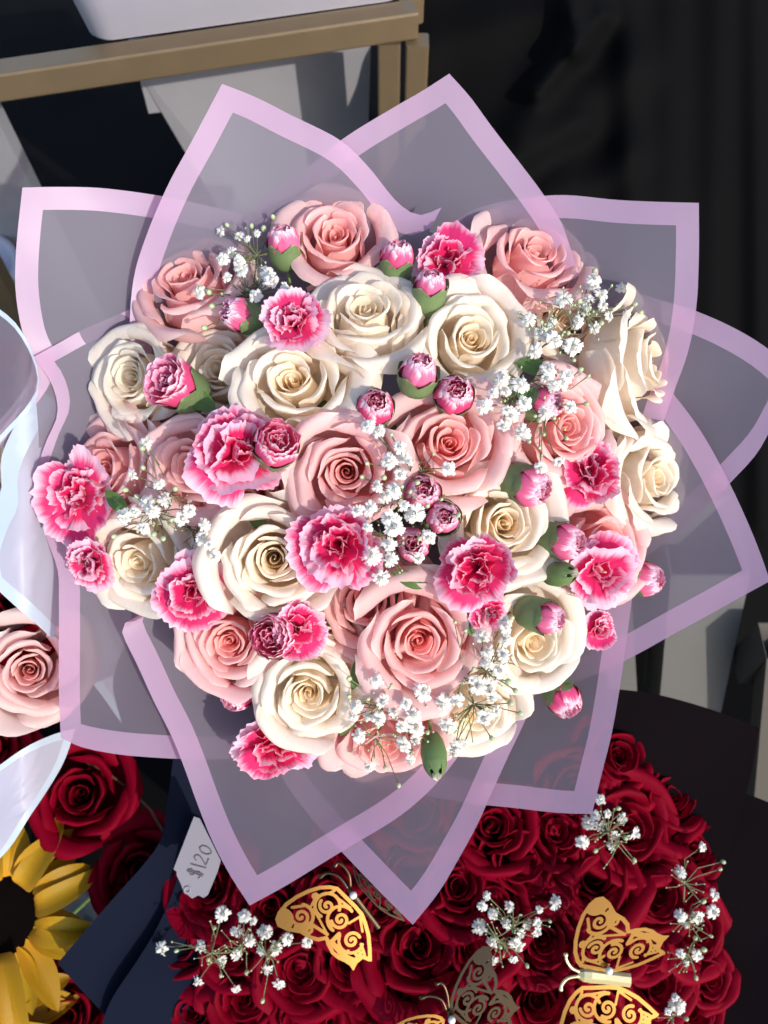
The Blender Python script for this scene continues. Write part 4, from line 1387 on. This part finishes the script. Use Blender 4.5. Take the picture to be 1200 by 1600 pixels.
# ------------------------------------------------------------------ sunflower bouquet, bottom left
def sunflower(px, py, w, r0, L, label, seed, n=20, tx=0, ty=0):
    r = random.Random(seed)
    p, m, nn = frame(px, py, w, tx, ty, 0)
    s = mpp(w)
    root = empty('sunflower', p, m, s)
    tag(root, label, 'sunflower', 'sunflowers in the dark corner')
    b = MB()
    b.lathe([(0.5, 9), (r0 * 0.4, 8), (r0 * 0.8, 5), (r0, -2), (r0 * 0.9, -12), (5, -16)], 40)
    part('disc', b.me('disc', M_SEED), root)
    for k in range(n * 2):
        az = 2 * math.pi * k / (n * 2) * 2 + (k >= n) * 0.16 + r.uniform(-.08, .08)
        LL = L * r.uniform(0.75, 1.1)
        wd = 22 * r.uniform(0.7, 1.35)
        lift = r.uniform(-0.3, 1.1) if r.random() < 0.72 else r.uniform(1.8, 2.5)
        twist = r.uniform(-1.2, 1.2)
        bendy = r.uniform(-0.6, 0.6)
        vs, uv = [], []
        for j in range(10):
            v = j / 9
            ww = wd * (math.sin(math.pi * min(1, v * 0.93 + 0.07) ** 0.9) ** 0.75)
            for i in range(5):
                u = i / 2 - 1
                x = r0 * 0.9 + v * LL * math.cos(lift * (1 - v * 1.2))
                z = -3 + LL * v * math.sin(lift) * (1 - v * 0.9) * 1.2 + (abs(u)) * ww * 0.45 + u * ww * math.sin(twist * v)
                y = u * ww * 0.9 + bendy * LL * v * v * 0.6
                vs.append((x * math.cos(az) - y * math.sin(az), x * math.sin(az) + y * math.cos(az), z))
                uv.append((i / 4, v))
        c = lerp((0.38, 0.20, 0.002), (0.46, 0.28, 0.004), r.random())  # yellow darkened: the shade of this corner is put into the petals
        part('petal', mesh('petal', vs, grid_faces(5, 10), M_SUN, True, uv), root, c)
    stem_part(root, p - nn * 0.01, 'sun', 0.004)


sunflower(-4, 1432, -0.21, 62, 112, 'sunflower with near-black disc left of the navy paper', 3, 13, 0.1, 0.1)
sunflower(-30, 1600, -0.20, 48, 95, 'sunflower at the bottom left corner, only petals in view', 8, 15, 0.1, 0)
SG = 'red roses beside the sunflowers'
rose(125, 1240, -0.235, 74, -.05, .1, 'red', 'single dark red rose above the sunflower', 'sun', 61, shared=True, opening=0.9, outer=4, guards=3, mid=4, group=SG)
rose(222, 1360, -0.25, 66, .2, 0, 'red', 'dark red rose half behind the navy paper', 'sun', 63, shared=True, opening=0.9, outer=4, guards=3, mid=4, group=SG)
rose(100, 1590, -0.23, 70, 0, 0, 'red', 'red rose at the bottom under the sunflower petals', 'sun', 65, shared=True, opening=0.9, outer=4, guards=3, mid=4, group=SG)
rt = empty('twig', PX(200, 1230, -0.26))
tag(rt, 'thin brown curved twig behind the dark red rose', 'twig')
b = MB()
b.tube([PX(x, y, -0.27) - PX(200, 1230, -0.26) for x, y in ((120, 1185), (165, 1205), (205, 1235), (235, 1265), (255, 1300), (262, 1360))], 0.0016, 6)
part('stem', b.me('stem', simple('brown twig', (0.10, 0.045, 0.02), 0.6)), rt)


# ------------------------------------------------------------------ white wrapped bouquet, left edge
def lbowl(px, py):
    return -0.09 - 0.0009 * max(0, px - 40) - 0.00008 * max(0, py - 850)


LG = 'white sheets of the neighbouring bouquet'
sheet((61, 592), [(55, 562), (42, 532), (22, 502), (-10, 476), (-60, 440)], [(58, 620), (40, 648), (15, 675), (-12, 702), (-70, 745)], 0.080,
      'white frosted sheet with rounded fold beside the pink border', LG, M_FILM, M_WBAND, 9, lbowl, seed=31, rip=0.001)
sheet((-14, 912), [(-28, 850), (-14, 800), (2, 765), (2, 715), (26, 660), (60, 604)], [(25, 948), (60, 978), (100, 1018), (150, 1075), (190, 1130)], 0.066,
      'white frosted sheet crossing behind the pink bordered film', LG, M_WFILM, M_WBAND, 36, lbowl, seed=32, rip=0.001)
sheet((118, 1138), [(100, 1190), (72, 1238), (45, 1278), (15, 1325), (-30, 1370), (-60, 1400)], [(88, 1146), (50, 1162), (18, 1182), (-10, 1204), (-40, 1235)], 0.030,
      'pale blue-white sheet hanging above the sunflower', LG, M_WFILM, M_WBAND, 14, lbowl, seed=33, rip=0.001)
RG = 'flowers in the white wrapped bouquet'
rose(46, 1048, -0.065, 76, .1, -.05, 'blush', 'blush rose at the left edge in white wrapping', 'left', 301, opening=1.05, group=RG)
rose(20, 935, -0.085, 84, .2, .2, 'red', 'bright red rose above the blush one at the left edge', 'left', 62, shared=True, group=RG)
rose(-25, 600, -0.07, 70, .4, .1, 'red', 'red rose peeking in behind white film at the left edge', 'left', 64, shared=True, group=RG)
rose(-40, 720, -0.08, 70, .4, .1, 'cream', 'cream rose edge showing under the white fold', 'left', 66, shared=True, group=RG)
rose(-30, 840, -0.09, 66, .4, .1, 'red', 'red rose sliver below the cream one at left', 'left', 67, shared=True, group=RG)
rose(-20, 1170, -0.10, 60, .2, -.1, 'red', 'red rose sliver under the blush rose', 'left', 60, shared=True, group=RG)

# ------------------------------------------------------------------ table, tray, bins, cloth, ground
zt = 0.80
gold = empty('gold_stand', AZ(640, 60, 0) * 1.0)
gold.location = (AZ(640, 40, zt).x, AZ(640, 40, zt).y, 0)
bpy.context.view_layer.update()
tag(gold, 'gold painted square steel tube stand behind the big bouquet', 'stand')
GO = gold.location.copy()


def beam(p, q, wd, ht, nm, m, root, org, bev=0.003):
    d = (q - p)
    t = d.normalized()
    side = t.cross(Vector((0, 0, 1)))
    side = side.normalized() if side.length > 0.1 else Vector((1, 0, 0))
    upv = side.cross(t)
    loop = []
    for sx, sy in ((1, 1), (-1, 1), (-1, -1), (1, -1)):
        for k in range(4):
            a = math.atan2(sy, sx) + math.radians(-45 + 30 * k)
            loop.append(side * (sx * (wd / 2 - bev) + bev * math.cos(a)) + upv * (sy * (ht / 2 - bev) + bev * math.sin(a)))
    b = MB()
    b.prism([p + l - org for l in loop], d)
    return part(nm, b.me(nm, m, False), root)


A0, A1 = AZ(-160, 150, zt), AZ(648, 30, zt)
beam(A0, A1, 0.034, 0.034, 'top_rail', M_GOLDPAINT, gold, GO)
leg_p = AZ(612, 68, zt - 0.02)
beam(AZ(608, 60, zt - 0.02), Vector((AZ(608, 60, zt - 0.02).x, AZ(608, 60, zt - 0.02).y, 0)), 0.03, 0.03, 'leg', M_GOLDPAINT, gold, GO)
l2 = AZ(652, 62, zt - 0.02)
beam(l2, Vector((l2.x, l2.y, 0)), 0.03, 0.03, 'leg', M_GOLDPAINT, gold, GO)
l3 = A0 + Vector((0, 0, -0.018))
beam(l3, Vector((l3.x, l3.y, 0)), 0.03, 0.03, 'leg', M_GOLDPAINT, gold, GO)
back = (A1 - A0).normalized().cross(Vector((0, 0, 1)))
if back.y < 0:
    back = -back
beam(A1 + back * 0.0175, A1 + back * 0.5, 0.034, 0.034, 'side_rail', M_GOLDPAINT, gold, GO)
beam(A0 + back * 0.0175, A0 + back * 0.5, 0.034, 0.034, 'side_rail', M_GOLDPAINT, gold, GO)

# white tray on the stand: rounded rectangle, tapering sides
ztr = zt + 0.018
c1, c2 = AZ(142, 70, ztr + 0.0), AZ(640, 0, ztr + 0.0)
ex = (c2 - c1).normalized()
ey = Vector((-ex.y, ex.x, 0))
tray = empty('white_tray', c1)
tag(tray, 'white plastic tray with rounded corner standing on the gold stand', 'tray')
Wt, Dt = (c2 - c1).length, 0.30


def rrect(W_, D_, rad, z, grow=0.0, n=7):
    pts = []
    for (cx, cy, a0) in ((W_ - rad, D_ - rad, 0), (rad, D_ - rad, 90), (rad, rad, 180), (W_ - rad, rad, 270)):
        for k in range(n):
            a = math.radians(a0 + 90 * k / (n - 1))
            pts.append(ex * (cx + (rad + grow) * math.cos(a)) + ey * (cy + (rad + grow) * math.sin(a)) + Vector((0, 0, z)))
    return pts


b = MB()
rings = [rrect(Wt, Dt, 0.03, 0.0, -0.004), rrect(Wt, Dt, 0.03, 0.003, 0), rrect(Wt, Dt, 0.03, 0.075, 0.014), rrect(Wt, Dt, 0.03, 0.082, 0.02), rrect(Wt, Dt, 0.03, 0.084, 0.016),
         rrect(Wt, Dt, 0.03, 0.072, 0.010), rrect(Wt, Dt, 0.03, 0.006, -0.006)]
nr = len(rings[0])
b.add([p for r_ in rings for p in r_], grid_faces(nr, len(rings), True) + [tuple(range(nr)), tuple(range(nr * 6, nr * 7))])
part('body', b.me('body', M_PLASTIC), tray)


def bin_(label, tl, tr, bl, br_, ztop, m, depth=0.2, group='white tapered bins under the stands', name='tapered_bin', zb=0.0):
    """square tapering bin: front face from photograph pixels, standing on the ground"""
    a, b_ = AZ(*tl, ztop), AZ(*tr, ztop)
    c, d = AZ(*bl, zb), AZ(*br_, zb)
    o = Vector((c.x, c.y, 0))
    root = empty(name, o)
    tag(root, label, 'bin', group)
    off = Vector((0, depth, 0))
    V = [a, b_, b_ + off, a + off, c, d, d + off * 0.8, c + off * 0.8]
    i1 = [v.lerp(sum(V[:4], Vector()) / 4, 0.05) for v in V[:4]]
    bb = MB()
    V += i1 + [v + Vector((0, 0, -0.1)) for v in i1]
    bb.add([v - o for v in V], [(0, 4, 5, 1), (1, 5, 6, 2), (2, 6, 7, 3), (3, 7, 4, 0), (4, 7, 6, 5), (0, 1, 9, 8), (1, 2, 10, 9), (2, 3, 11, 10), (3, 0, 8, 11),
                               (8, 9, 13, 12), (9, 10, 14, 13), (10, 11, 15, 14), (11, 8, 12, 15), (12, 13, 14, 15)])
    part('body', bb.me('body', m, False), root)


bin_('white tapered bin under the gold stand behind the top film corner', (196, 80), (580, 40), (480, 560), (565, 560), 0.70, M_DIMP, 0.03)
bin_('white tapered bin at the left edge under the gold stand', (-330, 150), (-20, 155), (70, 560), (225, 640), 0.70, M_DIMP, 0.03)
bin_('shade-darkened white bin seen beside the right film corner', (1048, 900), (1172, 900), (1010, 1330), (1080, 1330), 0.42, M_SHADEP, 0.12)
bin_('shade-darkened white bin, narrow strip left of the black post', (930, 900), (985, 900), (980, 1330), (1010, 1330), 0.42, M_SHADEP, 0.12)
bin_('beige post at the right edge', (1198, 1030), (1250, 1030), (1165, 1400), (1190, 1400), 0.40, simple('beige', (0.07, 0.06, 0.05), 0.6), 0.05)

# round white tub at the left edge
tb = AZ(-60, 430, 0.45)
tub = empty('white_tub', (tb.x, tb.y, 0))
tag(tub, 'bright white round tub at the left edge', 'tub')
b = MB()
b.lathe([(0.06, 0.0), (0.085, 0.45), (0.093, 0.45), (0.093, 0.462), (0.083, 0.462), (0.06, 0.02), (0.0, 0.02)], 40)
part('body', b.me('body', M_PLASTIC), tub)

# black cloth hanging at the right, in folds
def fold(px, py):
    h = 0
    for (x0, y0, x1, y1, wd, a) in ((700, 60, 900, 0, 40, .02), (760, 260, 960, 120, 38, .022), (700, 320, 880, 210, 26, .02), (985, -80, 990, 640, 30, .022),
                                    (1050, -80, 1035, 700, 36, .018), (1130, -80, 1110, 700, 34, .02), (830, 170, 940, -30, 30, .022), (900, 60, 880, -60, 20, .03),
                                    (930, 40, 850, 130, 18, .03), (820, 400, 960, 260, 30, .016), (690, 420, 860, 300, 30, .02), (1180, -80, 1190, 700, 26, .02)):
        dx, dy = x1 - x0, y1 - y0
        t = max(-0.15, min(1.15, ((px - x0) * dx + (py - y0) * dy) / (dx * dx + dy * dy)))
        d2 = (px - x0 - dx * t) ** 2 + (py - y0 - dy * t) ** 2
        h += a * math.exp(-d2 / (2 * wd * wd * 0.5))
    return h


o = PX(950, 300, -0.5)
root = empty('hanging_cloth', o)
tag(root, 'black cloth hanging in deep folds behind the big bouquet', 'cloth')
vs = []
nx, ny = 110, 150
for j in range(ny):
    for i in range(nx):
        px = 655 + i / (nx - 1) * 720
        py = -90 + j / (ny - 1) * 1100
        w_ = -0.50 - 0.0001 * max(0, py - 300) + fold(px, py) + 0.0025 * math.sin(px / 41 + py / 190) + 0.0012 * math.sin(px / 17 + py / 240)
        vs.append(PX(px, py, w_) - o)
part('fabric', mesh('fabric', vs, grid_faces(nx, ny), M_CLOTH), root)

b = MB()
nx = 60
vs = []
for j in range(nx):
    for i in range(nx):
        x, y = -2.5 + 5 * i / (nx - 1), -1.0 + 5 * j / (nx - 1)
        vs.append((x, y, 0.004 + 0.006 * math.sin(x * 9 + y * 3) * math.sin(y * 7)+0.006))
b.add(vs, grid_faces(nx, nx))
gc = part('ground_cloth', b.me('ground_cloth', M_CLOTH))
tag(gc, None, None, None, 'structure')
b = MB()
b.add([(-60, -60, -0.004), (60, -60, -0.004), (60, 60, -0.004), (-60, 60, -0.004)], [(0, 1, 2, 3)])
g = part('ground', b.me('ground', simple('asphalt', (0.035, 0.035, 0.036), 0.85, bump=(200, 0.4, 0.01)), False))
tag(g, None, None, None, 'structure')
